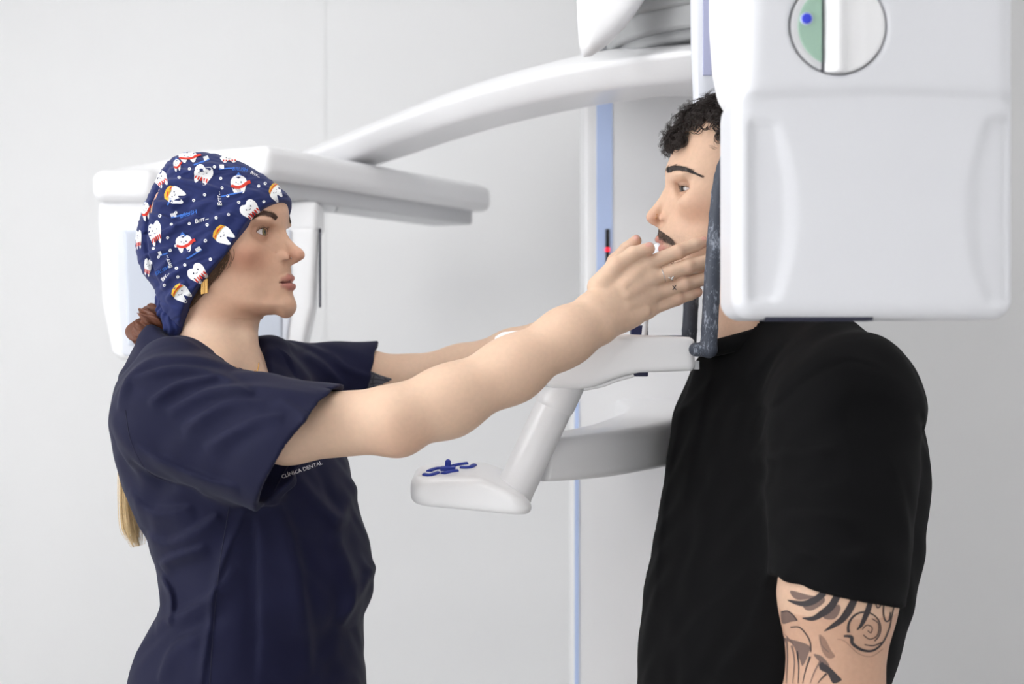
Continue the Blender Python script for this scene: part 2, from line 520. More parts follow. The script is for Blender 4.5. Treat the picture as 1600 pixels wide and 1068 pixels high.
f = Field(); f.add(prism([tuple(P(x, y, yw)[[0, 2]]) for x, y in o_], yw, yw + .05, .014))
child_of(field_obj('boom_cowl', f, .006, WH), boom)

# rotating swing arm, curved back to the far head
def sweep(path, sec_fn, closed_caps=True):
    path = np.asarray(path, float); n = len(path); V = []
    T = np.gradient(path, axis=0)
    for i in range(n):
        t = T[i].copy(); t[2] = 0; t /= np.linalg.norm(t)
        side = np.array([t[1], -t[0], 0])           # to the right of travel
        s = sec_fn(i / (n - 1))
        V.append(path[i] + np.outer(s[:, 0], side) + np.outer(s[:, 1], [0, 0, 1.0]))
    m = len(V[0]); V = np.concatenate(V)
    F = [(i * m + j, i * m + (j + 1) % m, (i + 1) * m + (j + 1) % m, (i + 1) * m + j) for i in range(n - 1) for j in range(m)]
    F.append(tuple(range(m - 1, -1, -1))); F.append(tuple((n - 1) * m + j for j in range(m)))
    return V, F
def round_poly(pts, r, n=4):
    pts = np.asarray(pts, float); out = []
    for i in range(len(pts)):
        a, b, c = pts[i - 1], pts[i], pts[(i + 1) % len(pts)]
        u = (a - b) / np.linalg.norm(a - b); v = (c - b) / np.linalg.norm(c - b)
        rr = min(r, 0.45 * np.linalg.norm(a - b), 0.45 * np.linalg.norm(c - b))
        for t in np.linspace(0, 1, n): 
            p0, p2 = b + u * rr, b + v * rr
            out.append((1 - t) ** 2 * p0 + 2 * t * (1 - t) * b + t * t * p2)
    return np.array(out)
arm_pts = [P(1190, 104, 0.16), P(1100, 104, 0.20), P(1000, 108, 0.27), P(900, 124, 0.37), P(790, 150, 0.47), P(690, 181, 0.57), P(600, 214, 0.66), P(520, 243, 0.73), P(470, 262, 0.77)]
arm_path = catmull(arm_pts, 6)
def arm_sec(t):
    h = np.interp(t, [0, 0.3, 1], [0.066, 0.072, 0.056]); w = np.interp(t, [0, 0.25, 1], [0.30, 0.15, 0.12])
    # side > 0 is away from the viewer for travel to -x
    return round_poly([(w / 2, -h / 2), (w / 2, h / 2), (-w * 0.12, h / 2), (-w / 2, h * 0.02), (-w * 0.30, -h / 2)][::-1], 0.012)
V, F = sweep(arm_path[::-1], lambda t: arm_sec(1 - t) * np.array([-1, 1]))
mpart(make_mesh('swing_arm', V, F, WH))

# far head: slab, head box and hanging sensor plate behind the woman
fd = np.array([0.345, 0.60, 0]); fd /= np.linalg.norm(fd)
A = np.array([-0.475, 0.42, 1.704])
Mx = axes(fd, (0, 0, 1))
f = Field()
f.add(rbox(A + fd * 0.37, (0.37, 0.075, 0.028), 0.018, Mx))
fslab = mpart(field_obj('far_head_top', f, 0.006, WH))
Lm = mpart(None) if False else None
f = Field(); f.add(rbox(A + fd * 0.37 + np.array([0, 0, -0.036]), (0.33, 0.05, 0.02), 0.004, Mx))
child_of(field_obj('guide_rail', f, 0.006, M['plastic_grey']), fslab)
V, F = tube_mesh(catmull([P(505, 321, .62), P(522, 321, .62), P(527, 325, .62), P(524, 331, .62)], 6), 0.0018, 8)
child_of(make_mesh('cable_hook', V, F, M['plastic_grey']), fslab)
yh = 0.50
f = Field()
f.add(rbox((P(196, 0, yh)[0], yh + 0.05, P(0, 291, yh)[2]), (0.056, 0.07, 0.028), 0.020))
f.add(rcone(P(205, 284, yh + .04), P(330, 262, yh + .06), 0.022, 0.034), 0.03)
mpart(field_obj('far_head_bracket', f, 0.006, WH))
yp = 0.50
f = Field()
f.add(rbox(((P(153, 0, yp)[0] + P(496, 0, yp)[0]) / 2, yp + 0.05, P(0, 338, yp)[2]), ((P(496, 0, yp)[0] - P(153, 0, yp)[0]) / 2, 0.05, 0.027), 0.008))
mpart(field_obj('far_head_body', f, 0.006, WH))
o_ = [P(153, 350, yp), P(496, 350, yp), P(490, 480, yp), P(474, 552, yp), P(462, 562, yp), P(188, 562, yp), P(174, 552, yp), P(158, 470, yp)]
f = Field(); f.add(prism([(q[0], q[2]) for q in o_], yp, yp + 0.06, 0.008))
plate = mpart(field_obj('sensor_plate', f, 0.005, WH))
o_ = [P(178, 358, yp), P(456, 358, yp), P(456, 480, yp), P(448, 548, yp), P(440, 556, yp), P(196, 556, yp), P(188, 548, yp), P(180, 480, yp)]
f = Field(); f.add(prism([(q[0], q[2]) for q in o_], yp - 0.004, yp + 0.02, 0.003))
child_of(field_obj('sensor_bezel', f, 0.004, M['plastic_clear']), plate)
o_ = [P(194, 360, yp), P(442, 360, yp), P(442, 540, yp), P(200, 540, yp)]
f = Field(); f.add(prism([(q[0], q[2]) for q in o_], yp - 0.007, yp + 0.02, 0.003))
child_of(field_obj('sensor_window', f, 0.004, M['blue_glass']), plate)
child_of(bm_obj('edge_seal', bm_box((P(497, 0, yp)[0], yp + .01, P(0, 480, yp)[2]), (P(499.5, 0, yp)[0], yp + 0.02, P(0, 356, yp)[2])), M['gap']), plate)

# near head: the big housing in front of the man's head
yf, yk = -0.470, -0.345
def PX(px): return P(px, 0, yf)[0]
def PZ(py): return P(0, py, yf)[2]
bx0, bx1, bz0, bz1 = PX(1148), PX(1592), PZ(499), PZ(-190)
def near_head(p):
    x, y, z = p[:, 0], p[:, 1], p[:, 2]
    up = 1 / (1 + np.exp(-(z - PZ(146)) / 0.004))
    left = bx0 + up * 0.009 + np.clip((z - PZ(120)) / 0.3, 0, 1) * 0.012
    right = bx1 - up * 0.003
    cx, hx = (left + right) / 2, (right - left) / 2
    qx = np.abs(x - cx) - (hx - 0.022); qz = np.abs(z - (bz0 + bz1) / 2) - ((bz1 - bz0) / 2 - 0.022)
    rr = np.sqrt(np.maximum(qx, 0) ** 2 + np.maximum(qz, 0) ** 2) + np.minimum(np.maximum(qx, qz), 0) - 0.022
    u = (x - bx0) / (bx1 - bx0)
    zl = PZ(150) + 0.006 * (1 - (2 * u - 1) ** 2)
    rec = 0.0075 / (1 + np.exp((z - zl) / 0.0025))
    # concave grips on either side
    for side in (0, 1):
        dx = (x - PX(1170)) if side == 0 else (PX(1586) - x)
        w = (0.030 if side == 0 else 0.026) + 0.026 * np.clip(1 - ((z - PZ(330)) / 0.108) ** 2, 0, 1)
        t = np.clip(dx / w, 0, 1)
        prof = np.clip((1 - t) / .30, 0, 1) * (1 - .35 * t) * np.clip(dx / 0.006, 0, 1)
        zt, zb = PZ(183 if side == 0 else 174), PZ(476 if side == 0 else 482)
        ends = np.clip((zt - z) / 0.010, 0, 1) * np.clip((z - zb) / 0.010, 0, 1)
        rec = rec + 0.0060 * prof * ends
    front = (yf + rec) - y
    return smax(smax(front, y - yk, 0.02), rr, 0.022)
near_head.lo = np.array([bx0, yf, bz0]); near_head.hi = np.array([bx1, yk, bz1])
f = Field(); f.add(near_head)
kx, kz, kr = PX(1310), PZ(40), 75 * 0.000689
def cyl_y(cx, cz, r, y0, y1, e=0.002):
    def g(p):
        return smax(np.hypot(p[:, 0] - cx, p[:, 2] - cz) - r, np.abs(p[:, 1] - (y0 + y1) / 2) - (y1 - y0) / 2, e)
    g.lo = np.array([cx - r, y0, cz - r]); g.hi = np.array([cx + r, y1, cz + r]); return g
f.add(cyl_y(kx, kz, kr + 0.0012, yf - 0.03, yf + 0.012), 0.003, 's')
M['housing'] = mat('cool_white_housing', lin(224, 225, 230), 0.35, 0.45, coat=0.1)
nh = mpart(field_obj('near_head_housing', f, 0.0038, M['housing']))
# turning knob on the housing
f = Field(); f.add(cyl_y(kx, kz, kr + 0.0008, yf + 0.007, yf + 0.013))
kn = child_of(field_obj('knob_well', f, 0.003, M['gap']), nh)
f = Field(); f.add(cyl_y(kx, kz, kr - 0.0005, yf + 0.001, yf + 0.011))
cut = PX(1286)
def half(p): return p[:, 0] - (cut - 0.001)
half.lo = kx - np.ones(3); half.hi = kx + 3 * np.ones(3); half.lo = np.array([-9, -9, -9.]); half.hi = np.array([9, 9, 9.])
f.add(half, 0.001, 'i')
child_of(field_obj('knob_dial', f, 0.002, M['plastic_grey']), nh)
f = Field(); f.add(cyl_y(kx, kz, kr * 0.84, yf - 0.0003, yf + 0.005, 0.0008)); f.add(half, 0.0006, 'i')
child_of(field_obj('green_segment', f, 0.0018, M['green']), nh)
f = Field(); f.add(cyl_y(PX(1260), PZ(29.5), 0.0068, yf - 0.0016, yf + 0.004, 0.0005))
child_of(field_obj('button_ring', f, 0.0012, mat('light_blue_ring', lin(205, 215, 245), 0.4)), nh)
f = Field(); f.add(cyl_y(PX(1260), PZ(29.5), 0.0056, yf - 0.0032, yf + 0.003, 0.0008))
child_of(field_obj('blue_button', f, 0.0010, M['blue_led']), nh)
def knobf(p):
    x, y, z = p[:, 0], p[:, 1], p[:, 2]
    dx = x - PX(1308)
    ridge = 0.013 * np.exp(-np.abs(dx / 0.0085) ** 2.6) + 0.006 * np.clip((dx) / 0.03, 0, 1) * (1 - np.clip((dx - 0.02) / 0.05, 0, 1))
    h = yf + 0.002 - ridge
    g = smax(np.hypot(x - kx, z - kz) - kr + 0.0004, (cut + 0.0018) - x, 0.002)
    return smax(smax(g, h - y, 0.004), y - (yf + 0.012), 0.001)
knobf.lo = np.array([cut, yf - 0.02, kz - kr]); knobf.hi = np.array([kx + kr, yf + 0.012, kz + kr])
f = Field(); f.add(knobf)
child_of(field_obj('knob_grip', f, 0.0022, WH), nh)
child_of(bm_obj('bottom_dark_strip', bm_box((PX(1200), yf + 0.016, bz0 - 0.0012), (PX(1370), yf + 0.05, bz0 + 0.003)), M['gap']), nh)  # thin dark strip along the housing's bottom edge
# carrier behind the near head
ym = -0.335
f = Field()
o_ = [P(1112, -60, ym), P(1113, 40, ym), P(1118, 110, ym), P(1126, 150, ym), P(1136, 168, ym), P(1160, 176, ym), P(1330, 176, ym), P(1330, -60, ym)]
zt = 2.0
o_[0][2] = zt; o_[-1][2] = zt
f.add(prism([(q[0], q[2]) for q in o_], ym, ym + 0.06, 0.022))
mpart(field_obj('near_head_carrier', f, 0.006, WH))
f = Field(); f.add(rbox((0.40, -0.06, 1.975), (0.12, 0.33, 0.045), 0.03)); mpart(field_obj('carrier_bridge', f, 0.010, WH))
ym = 0.03
f = Field()
o_ = [P(1079, -60, ym), P(1081, 60, ym), P(1085, 165, ym), P(1090, 190, ym), P(1180, 190, ym), P(1180, -60, ym)]
o_[0][2] = zt; o_[-1][2] = zt
f.add(prism([(q[0], q[2]) for q in o_], ym, ym + 0.03, 0.010))
vg = mpart(field_obj('rear_cover', f, 0.006, M['plastic_clear']))
child_of(bm_obj('blue_reflection', bm_box((P(1098, 0, ym)[0], ym - 0.002, P(0, 118, ym)[2]), (P(1112, 0, ym)[0], ym + 0.004, zt - 0.02), 0.001), mat('lavender_reflection', lin(186, 190, 222), 0.4)), vg)  # coloured strip painted in for the blue stripe's reflection on the cover

# lower support arm to the control panel
path = catmull([(0.030, 0.00, 1.236), (0.07, 0.03, 1.237), (0.13, 0.09, 1.240), (0.20, 0.20, 1.246), (0.26, 0.36, 1.250), (0.28, 0.50, 1.252), (0.285, 0.64, 1.252)], 6)
def sec2(t):
    h = np.interp(t, [0, 0.4, 1], [0.060, 0.068, 0.092]); w = np.interp(t, [0, 0.4, 1], [0.075, 0.10, 0.20])
    return round_poly([(-w / 2, -h / 2), (w / 2, -h / 2), (w / 2, h / 2), (-w / 2, h / 2)], 0.014)
V, F = sweep(path, sec2)
mpart(make_mesh('lower_support_arm', V, F, WH))

# control panel
yc = -0.055
def panel(p):
    x, y, z = p[:, 0], p[:, 1], p[:, 2]
    xl_, xr_ = P(638, 0, -0.13)[0], P(832, 0, -0.10)[0]
    # plan outline: rounded, narrower at the left end
    cx, hx = (xl_ + xr_) / 2, (xr_ - xl_) / 2
    u = np.clip((x - xl_) / (xr_ - xl_), 0, 1)
    hy = 0.062 + 0.022 * u
    qx = np.abs(x - cx) - (hx - 0.03); qy = np.abs(y - yc) - (hy - 0.03)
    g = np.sqrt(np.maximum(qx, 0) ** 2 + np.maximum(qy, 0) ** 2) + np.minimum(np.maximum(qx, qy), 0) - 0.03
    v = (y - yc) / 0.08
    top = 1.2245 + 0.004 * u + 0.006 * v - 0.034 * np.clip((x + 0.045) / 0.07, 0, 1) ** 1.3
    saddle = 0.012 * np.clip((x + 0.02) / 0.05, 0, 1) * np.clip(1 - np.abs(v) * 1.6, 0, 1)
    bot = 1.1835 - 0.013 * u
    return smax(smax(g, z - top + saddle, 0.016), bot - z, 0.014)
panel.lo = np.array([-0.15, -0.15, 1.16]); panel.hi = np.array([0.04, 0.04, 1.25])
f = Field(); f.add(panel)
pan = mpart(field_obj('control_panel', f, 0.0028, WH)); panF = f
def pan_top(px, py):
    # point on the panel top below this pixel
    o = np.array([0, CAM_Y, CAM_Z]); d = P(px, py, 0) - o
    t = np.linspace(0.85, 1.06, 500); pts = o + np.outer(t, d); v = panel(pts)
    i = int(np.argmax(v < 0)); return pts[i]
def btn(name, pxs, w, h, m=M['blue']):
    pts = np.array([pan_top(*q) for q in pxs]); pts = catmull(pts, 4) + np.array([0, 0, 0.0008])
    V, F = tube_mesh(pts, w, 8, flat=((0, 0, 1), h)); child_of(make_mesh(name, V, F, m), pan)
btn('arrow_button', [(663, 742), (672, 743), (684, 739)], 0.0042, 0.6)
btn('arrow_button', [(670, 737), (680, 733), (691, 732)], 0.0042, 0.6)
btn('arrow_button', [(692, 740.5), (704, 737.5), (715, 736)], 0.0042, 0.6)
btn('arrow_button', [(708, 728.5), (718, 726), (730, 724.5)], 0.0042, 0.6)
btn('arrow_button', [(720, 731), (733, 731), (741, 727)], 0.0042, 0.6)
c = pan_top(700, 734)
f = Field(); f.add(rbox(c + np.array([0, 0, 0.002]), (0.010, 0.010, 0.003), 0.001)); f.add(rcone(c, c + np.array([0, 0, 0.011]), 0.0048, 0.004), 0.001)
child_of(field_obj('centre_key', f, 0.0012, M['blue']), pan)

# post from the panel up to the chin rest
yq = -0.05
f = Field()
a, b = P(802, 770, yq), P(872, 622, yq)
def flatcone(a, b, ra, rb, ky):
    g = rcone(a * np.array([1, ky, 1]), b * np.array([1, ky, 1]), ra, rb)
    def h(p): return g(p * np.array([1, ky, 1]))
    h.lo = np.minimum(a, b) - 1.2 * max(ra, rb); h.hi = np.maximum(a, b) + 1.2 * max(ra, rb); return h
f.add(flatcone(a, b, 0.0262, 0.0258, 0.9))
post = mpart(field_obj('support_post', f, 0.0035, WH))
f = Field(); f.add(flatcone(P(869, 628, yq), P(884, 596, yq), 0.0275, 0.0275, 0.9))
child_of(field_obj('post_collar', f, 0.003, WH), post)

# chin rest table
ol = [(772, 540), (773, 526), (785, 518.5), (815, 515.5), (880, 517), (960, 521), (1030, 524), (1079, 526), (1086, 531), (1087, 570), (1083, 579), (1040, 581), (1000, 582), (978, 586), (955, 594),
      (930, 604), (905, 608), (870, 607), (838, 601), (805, 580), (780, 558)]
ych = -0.085
f = Field(); f.add(prism([tuple(P(x, y, ych)[[0, 2]]) for x, y in ol], ych, 0.075, 0.0055))
ch = mpart(field_obj('chin_rest_table', f, 0.0032, WH)); 
child_of(bm_obj('table_slot', bm_box((P(1022, 0, ych)[0], ych + 0.03, P(0, 524, ych)[2] - 0.004), (P(1070, 0, ych)[0], ych + 0.045, P(0, 525, ych)[2] + 0.0012)), M['gap']), ch)
child_of(bm_obj('release_catch', bm_box(tuple(P(1085, 577, ych + .01) + np.array([0, 0, 0])), tuple(P(1090, 563, ych + 0.03) + np.array([0, 0.02, 0])), 0.001), M['plastic_grey']), ch)
V, F = tube_mesh(catmull([P(912, 607.5, ych + .012), P(940, 602, ych + .012), P(962, 593.5, ych + .012), P(984, 587.5, ych + .012), P(990, 585, ych + .012)], 6), 0.0028, 8)
child_of(make_mesh('trim_lip', V, F, WH), ch)
mpart(bm_obj('bite_post', bm_box(tuple(P(986, 588, 0.05)), tuple(P(1013, 508, 0.05) + np.array([0, 0.02, 0])), 0.002), M['navy_dark']))
f = Field(); f.add(rcone(P(1046, 392, 0.0), P(1030, 388, 0.0), 0.008, 0.0085)); f.add(rcone(P(1032, 389, 0), P(1018, 400, 0), 0.005, 0.004), 0.004); 
mpart(field_obj('bite_block_cover', f, 0.002, mat('white_soft_cover', lin(235, 238, 246), 0.6)))
f = Field(); f.add(rcone(P(1020, 398, 0), P(1006, 530, 0.045), 0.004, 0.004)); mpart(field_obj('bite_rod', f, 0.0022, M['plastic_grey']))

# temple supports: scuffed grey bars on either side of the head
def scuffed():
    m = mat('scuffed_grey_rubber', lin(78, 84, 96), 0.55, 0.4); nt = m.node_tree; b = nt.nodes['Principled BSDF']
    tc = nt.nodes.new('ShaderNodeTexCoord'); mp = nt.nodes.new('ShaderNodeMapping'); mp.inputs['Scale'].default_value = (1, 1, 0.45)
    n = nt.nodes.new('ShaderNodeTexNoise'); n.inputs['Scale'].default_value = 420; n.inputs['Detail'].default_value = 5; n.inputs['Distortion'].default_value = 0.8
    n2 = nt.nodes.new('ShaderNodeTexNoise'); n2.inputs['Scale'].default_value = 60; n2.inputs['Detail'].default_value = 3
    mu = nt.nodes.new('ShaderNodeMath'); mu.operation = 'ADD'
    cr = nt.nodes.new('ShaderNodeValToRGB'); e = cr.color_ramp.elements
    e[0].position = 0.50; e[0].color = (*lin(66, 71, 83), 1); e[1].position = 0.68; e[1].color = (*lin(158, 164, 178), 1)
    x_ = e.new(0.555); x_.color = (*lin(78, 84, 96), 1)
    ha = nt.nodes.new('ShaderNodeMath'); ha.operation = 'MULTIPLY'; ha.inputs[1].default_value = 0.5
    nt.links.new(tc.outputs['Object'], mp.inputs['Vector']); nt.links.new(mp.outputs['Vector'], n.inputs['Vector']); nt.links.new(mp.outputs['Vector'], n2.inputs['Vector'])
    nt.links.new(n.outputs['Fac'], mu.inputs[0]); nt.links.new(n2.outputs['Fac'], mu.inputs[1])
    nt.links.new(mu.outputs[0], ha.inputs[0]); nt.links.new(ha.outputs[0], cr.inputs['Fac']); nt.links.new(cr.outputs['Color'], b.inputs['Base Color'])
    return m
M['scuff'] = scuffed()
yb_ = -0.112
for side, yy, mm in ((0, yb_, M['scuff']), (1, 0.10, M['scuff'])):
    q = [(1107, 546), (1111, 470), (1117, 380), (1124, 300), (1131, 262), (1140, 240)]
    pts = np.array([P(x, y, yb_) for x, y in q]); pts[:, 1] = yy
    pts = catmull(pts, 6)
    f = Field(); rad = np.interp(np.linspace(0, 1, len(pts)), [0, 0.5, 0.9, 1], [0.0112, 0.0108, 0.0092, 0.007])
    f.add(chain(list(pts[::3]), list(rad[::3]), 0.002))
    j = P(1107, 548, yb_); j[1] = yy
    f.add(rcone(j + np.array([.002, 0, .002]), j + np.array([-0.017, 0, .002]), 0.0098, 0.0092), 0.003)
    f.add(rcone(j + np.array([-0.010, 0, 0.0]), P(1090, 548, yy) * np.array([0, 1, 0]) + np.array([P(1084, 0, ych)[0], 0, j[2]]), 0.006, 0.006), 0.003)
    tb = mpart(field_obj('temple_support', f, 0.0024, mm))
f = Field(); 
j = P(1098, 548, yb_)
f.add(rcone((j[0] - .006, yb_, j[2]), (j[0] - .006, 0.10, j[2]), 0.005, 0.005)); mpart(field_obj('support_axle', f, 0.004, M['gap']))
# ------------------------------------------------------------------ tools for the two people
def hit(f, pxy, t0=0.80, t1=1.2, n=160):
    """first surface points of f seen at the given pixels of the photograph"""
    pxy = np.asarray(pxy, float).reshape(-1, 2)
    o = np.array([0, CAM_Y, CAM_Z])
    D = np.stack([(pxy[:, 0] - 800) / FPX * 2, np.full(len(pxy), 2.0), -(pxy[:, 1] - 534) / FPX * 2], 1)
    ts = np.linspace(t0, t1, n)
    pts = o + ts[None, :, None] * D[:, None, :]
    v = f(pts.reshape(-1, 3)).reshape(len(pxy), n)
    neg = v < 0
    has = neg.any(1); i = np.argmax(neg, 1)
    j = np.argmin(v, 1)
    i = np.where(has, i, j)
    a = ts[np.maximum(i - 1, 0)]; b = ts[i]
    for _ in range(12):
        m = (a + b) / 2
        vm = f(o + m[:, None] * D)
        b = np.where(vm < 0, m, b); a = np.where(vm < 0, a, m)
    p = o + b[:, None] * D
    bad = ~has
    if bad.any(): p[bad] = newton(f, (o + ts[j][:, None] * D)[bad], it=8, cap=0.02)
    return p

def on_skin(f, pxy, off):
    p = hit(f, pxy)
    return newton(f, p, off=off, it=2, cap=0.003)

def disc_vf(contour, rings=3):
    """filled outline (pixels) as a fan of rings round its centre"""
    c = np.asarray(contour, float); ctr = c.mean(0); n = len(c)
    V = [ctr[None]]
    for r in range(1, rings + 1): V.append(ctr + (c - ctr) * r / rings)
    V = np.concatenate(V); F = [(0, 1 + j, 1 + (j + 1) % n) for j in range(n)]
    for r in range(rings - 1):
        a, b = 1 + r * n, 1 + (r + 1) * n
        F += [(a + j, b + j, b + (j + 1) % n, a + (j + 1) % n) for j in range(n)]
    return V, F

def ribbon_vf(line, w0, w1=None, n=6, closed=False):
    line = catmull(line, n) if len(line) > 2 else np.array([np.array(line[0]) * (1 - t) + np.array(line[1]) * t for t in np.linspace(0, 1, n + 1)], float)
    m = len(line); T = np.gradient(line, axis=0); T /= np.linalg.norm(T, axis=1)[:, None] + 1e-9
    N = np.stack([-T[:, 1], T[:, 0]], 1)
    if callable(w0): w = w0(np.linspace(0, 1, m))
    else: w = np.linspace(w0, w0 if w1 is None else w1, m)
    V = np.concatenate([line + N * w[:, None] / 2, line - N * w[:, None] / 2])
    return V, [(i, i + 1, m + i + 1, m + i) for i in range(m - 1)]

_txt = {}
def text_vf(body, shear=0.0, bold=0.0):
    if body not in _txt:
        cu = bpy.data.curves.new('lettering_source', 'FONT'); cu.body = body; cu.offset = bold; cu.resolution_u = 3
        ob = bpy.data.objects.new('lettering_source', cu); COL.objects.link(ob)
        dg = bpy.context.evaluated_depsgraph_get(); me = ob.evaluated_get(dg).to_mesh()
        V = np.array([v.co[:2] for v in me.vertices]); F = [tuple(p.vertices) for p in me.polygons]
        ob.evaluated_get(dg).to_mesh_clear(); bpy.data.objects.remove(ob); bpy.data.curves.remove(cu)
        _txt[body] = (V, F)
    V, F = _txt[body]; V = V.copy(); V[:, 0] += shear * V[:, 1]
    return V, F

def text_px(body, x, y, size, ang=0.0, shear=0.0, bold=0.0):
    """lettering laid out in pixels, baseline start at x, y, ang anticlockwise"""
    V, F = text_vf(body, shear, bold); c, s = math.cos(ang), math.sin(ang)
    return np.stack([x + size * (V[:, 0] * c - V[:, 1] * s), y - size * (V[:, 0] * s + V[:, 1] * c)], 1), F

def put_on(name, f, parts, mats, parent, off=0.0006, mirror=False):
    """parts: list of (pixel verts, faces, material index, extra offset)"""
    n = [len(pt[0]) for pt in parts]; px = np.concatenate([np.asarray(pt[0], float) for pt in parts])
    ex = np.concatenate([np.full(k, off + (pt[3] if len(pt) > 3 else 0)) for k, pt in zip(n, parts)])
    W = on_skin(f, px, ex); s = np.concatenate([[0], np.cumsum(n)])
    V, F, MI = join_vf([(W[s[i]:s[i + 1]], parts[i][1], parts[i][2]) for i in range(len(parts))])
    o = make_mesh(name, V, F, mats, None, True, mi=MI)
    o.parent = parent; o.matrix_parent_inverse = parent.matrix_world.inverted()
    return o

def strands(items, sides=4):
    """items: list of (path, radius) -> one mesh"""
    VV, FF, n = [], [], 0
    for path, r in items:
        m = len(path); rad = r * np.interp(np.linspace(0, 1, m), [0, 0.6, 1], [1, 0.9, 0.25]) if np.isscalar(r) else r
        V, F = tube_mesh(path, rad, sides, cap=False)
        VV.append(V); FF.append(np.asarray(F) + n); n += len(V)
    return np.concatenate(VV), np.concatenate(FF)

def seg_dist(x, z, line):
    d = np.full(len(x), 1e9); tt = np.zeros(len(x)); n = len(line) - 1; sg = np.zeros(len(x))
    for i in range(n):
        a = np.asarray(line[i], float); b = np.asarray(line[i + 1], float); ba = b - a
        t = np.clip(((x - a[0]) * ba[0] + (z - a[1]) * ba[1]) / (ba @ ba), 0, 1)
        ex, ez = x - a[0] - t * ba[0], z - a[1] - t * ba[1]
        dd = np.hypot(ex, ez); m = dd < d
        d = np.where(m, dd, d); tt = np.where(m, (i + t) / n, tt)
        sg = np.where(m, np.sign(ba[0] * ez - ba[1] * ex), sg)
    return d, tt, sg

class Table2D:
    def __init__(s, lo, hi, step, fn):
        s.lo = np.asarray(lo, float); s.step = step
        s.n = np.ceil((np.asarray(hi) - s.lo) / step).astype(int) + 2
        GX, GZ = np.meshgrid(s.lo[0] + step * np.arange(s.n[0]), s.lo[1] + step * np.arange(s.n[1]), indexing='ij')
        s.tab = fn(GX.ravel(), GZ.ravel()).reshape(s.n)
    def ij(s, x, z):
        u = np.clip((x - s.lo[0]) / s.step, 0, s.n[0] - 1.001); v = np.clip((z - s.lo[1]) / s.step, 0, s.n[1] - 1.001)
        i = u.astype(np.int32); j = v.astype(np.int32); return i, j, u - i, v - j
    def __call__(s, x, z):
        i, j, u, v = s.ij(x, z); T = s.tab
        return (T[i, j] * (1 - u) + T[i + 1, j] * u) * (1 - v) + (T[i, j + 1] * (1 - u) + T[i + 1, j + 1] * u) * v

def fold_fn(folds, Y):
    """cloth folds: list of (pixel polyline, width px, height mm); asymmetric ridges that fade at the ends"""
    FF = [([tuple(P(x, y, Y)[[0, 2]]) for x, y in catmull(ln, 4)], w * 0.0009, h * 0.001) for ln, w, h in folds]
    def g(x, z):
        out = np.zeros(len(x))
        for ln, w, h in FF:
            xs = [q[0] for q in ln]; zs = [q[1] for q in ln]
            m = np.nonzero((x > min(xs) - 4 * w) & (x < max(xs) + 4 * w) & (z > min(zs) - 4 * w) & (z < max(zs) + 4 * w))[0]
            if not len(m): continue
            d, t, s = seg_dist(x[m], z[m], ln)
            e = d / np.where(s > 0, w * 0.42, w * 1.35)
            out[m] += h * np.exp(-e * e) * np.clip(np.minimum(t, 1 - t) * 4, 0, 1) ** 0.7
        return out
    al = np.array([q for ln, w, h in FF for q in ln])
    T = Table2D(al.min(0) - .06, al.max(0) + .06, 0.0016, g)
    return lambda p: T(p[:, 0], p[:, 2])

class Loft:
    """upright body of elliptical slices, turned by yaw; rows: (py, px left, px right, lateral half width)"""
    def __init__(s, rows, fw, cy=0.0, grow=0.0, pw=2.3, zt=None, zb=None):
        s.fw = np.array(fw, float) / np.linalg.norm(fw); s.lat = np.array([-s.fw[1], s.fw[0]])
        z = [Z0(r[0]) for r in rows]; ca, sa = abs(s.fw[0]), abs(s.fw[1])
        cx = [(X0(r[1]) + X0(r[2])) / 2 for r in rows]
        W = [(X0(r[2]) - X0(r[1])) / 2 + grow for r in rows]; b = [r[3] + grow for r in rows]
        qq = pw / (pw - 1)
        a = [max(w ** qq - (bb * sa) ** qq, 0.04 ** qq) ** (1 / qq) / ca for w, bb in zip(W, b)]
        s.cx = smooth_fn(z, cx, 0.03); s.a = smooth_fn(z, a, 0.03); s.b = smooth_fn(z, b, 0.03)
        s.cy = cy; s.pw = pw; s.zt = max(z) if zt is None else zt; s.zb = min(z) if zb is None else zb
        s.lo = np.array([min(X0(r[1]) for r in rows) - 0.03, cy - max(b) - 0.03, s.zb]); s.hi = np.array([max(X0(r[2]) for r in rows) + 0.03, cy + max(b) + 0.03, s.zt])
    def uv(s, p):
        z = p[:, 2]; x = p[:, 0] - s.cx(z); y = p[:, 1] - s.cy
        return x * s.fw[0] + y * s.fw[1], x * s.lat[0] + y * s.lat[1]
    def __call__(s, p):
        z = p[:, 2]; u, v = s.uv(p); a, b = s.a(z), s.b(z)
        U, W = np.abs(u / a) + 1e-6, np.abs(v / b) + 1e-6
        r = (U ** s.pw + W ** s.pw) ** (1 / s.pw)
        g = np.sqrt((U ** (s.pw - 1) / a) ** 2 + (W ** (s.pw - 1) / b) ** 2) * r ** (1 - s.pw)
        d = (r - 1) / np.maximum(g, 1)
        return smax(smax(d, z - s.zt, 0.06), s.zb - z, 0.004)

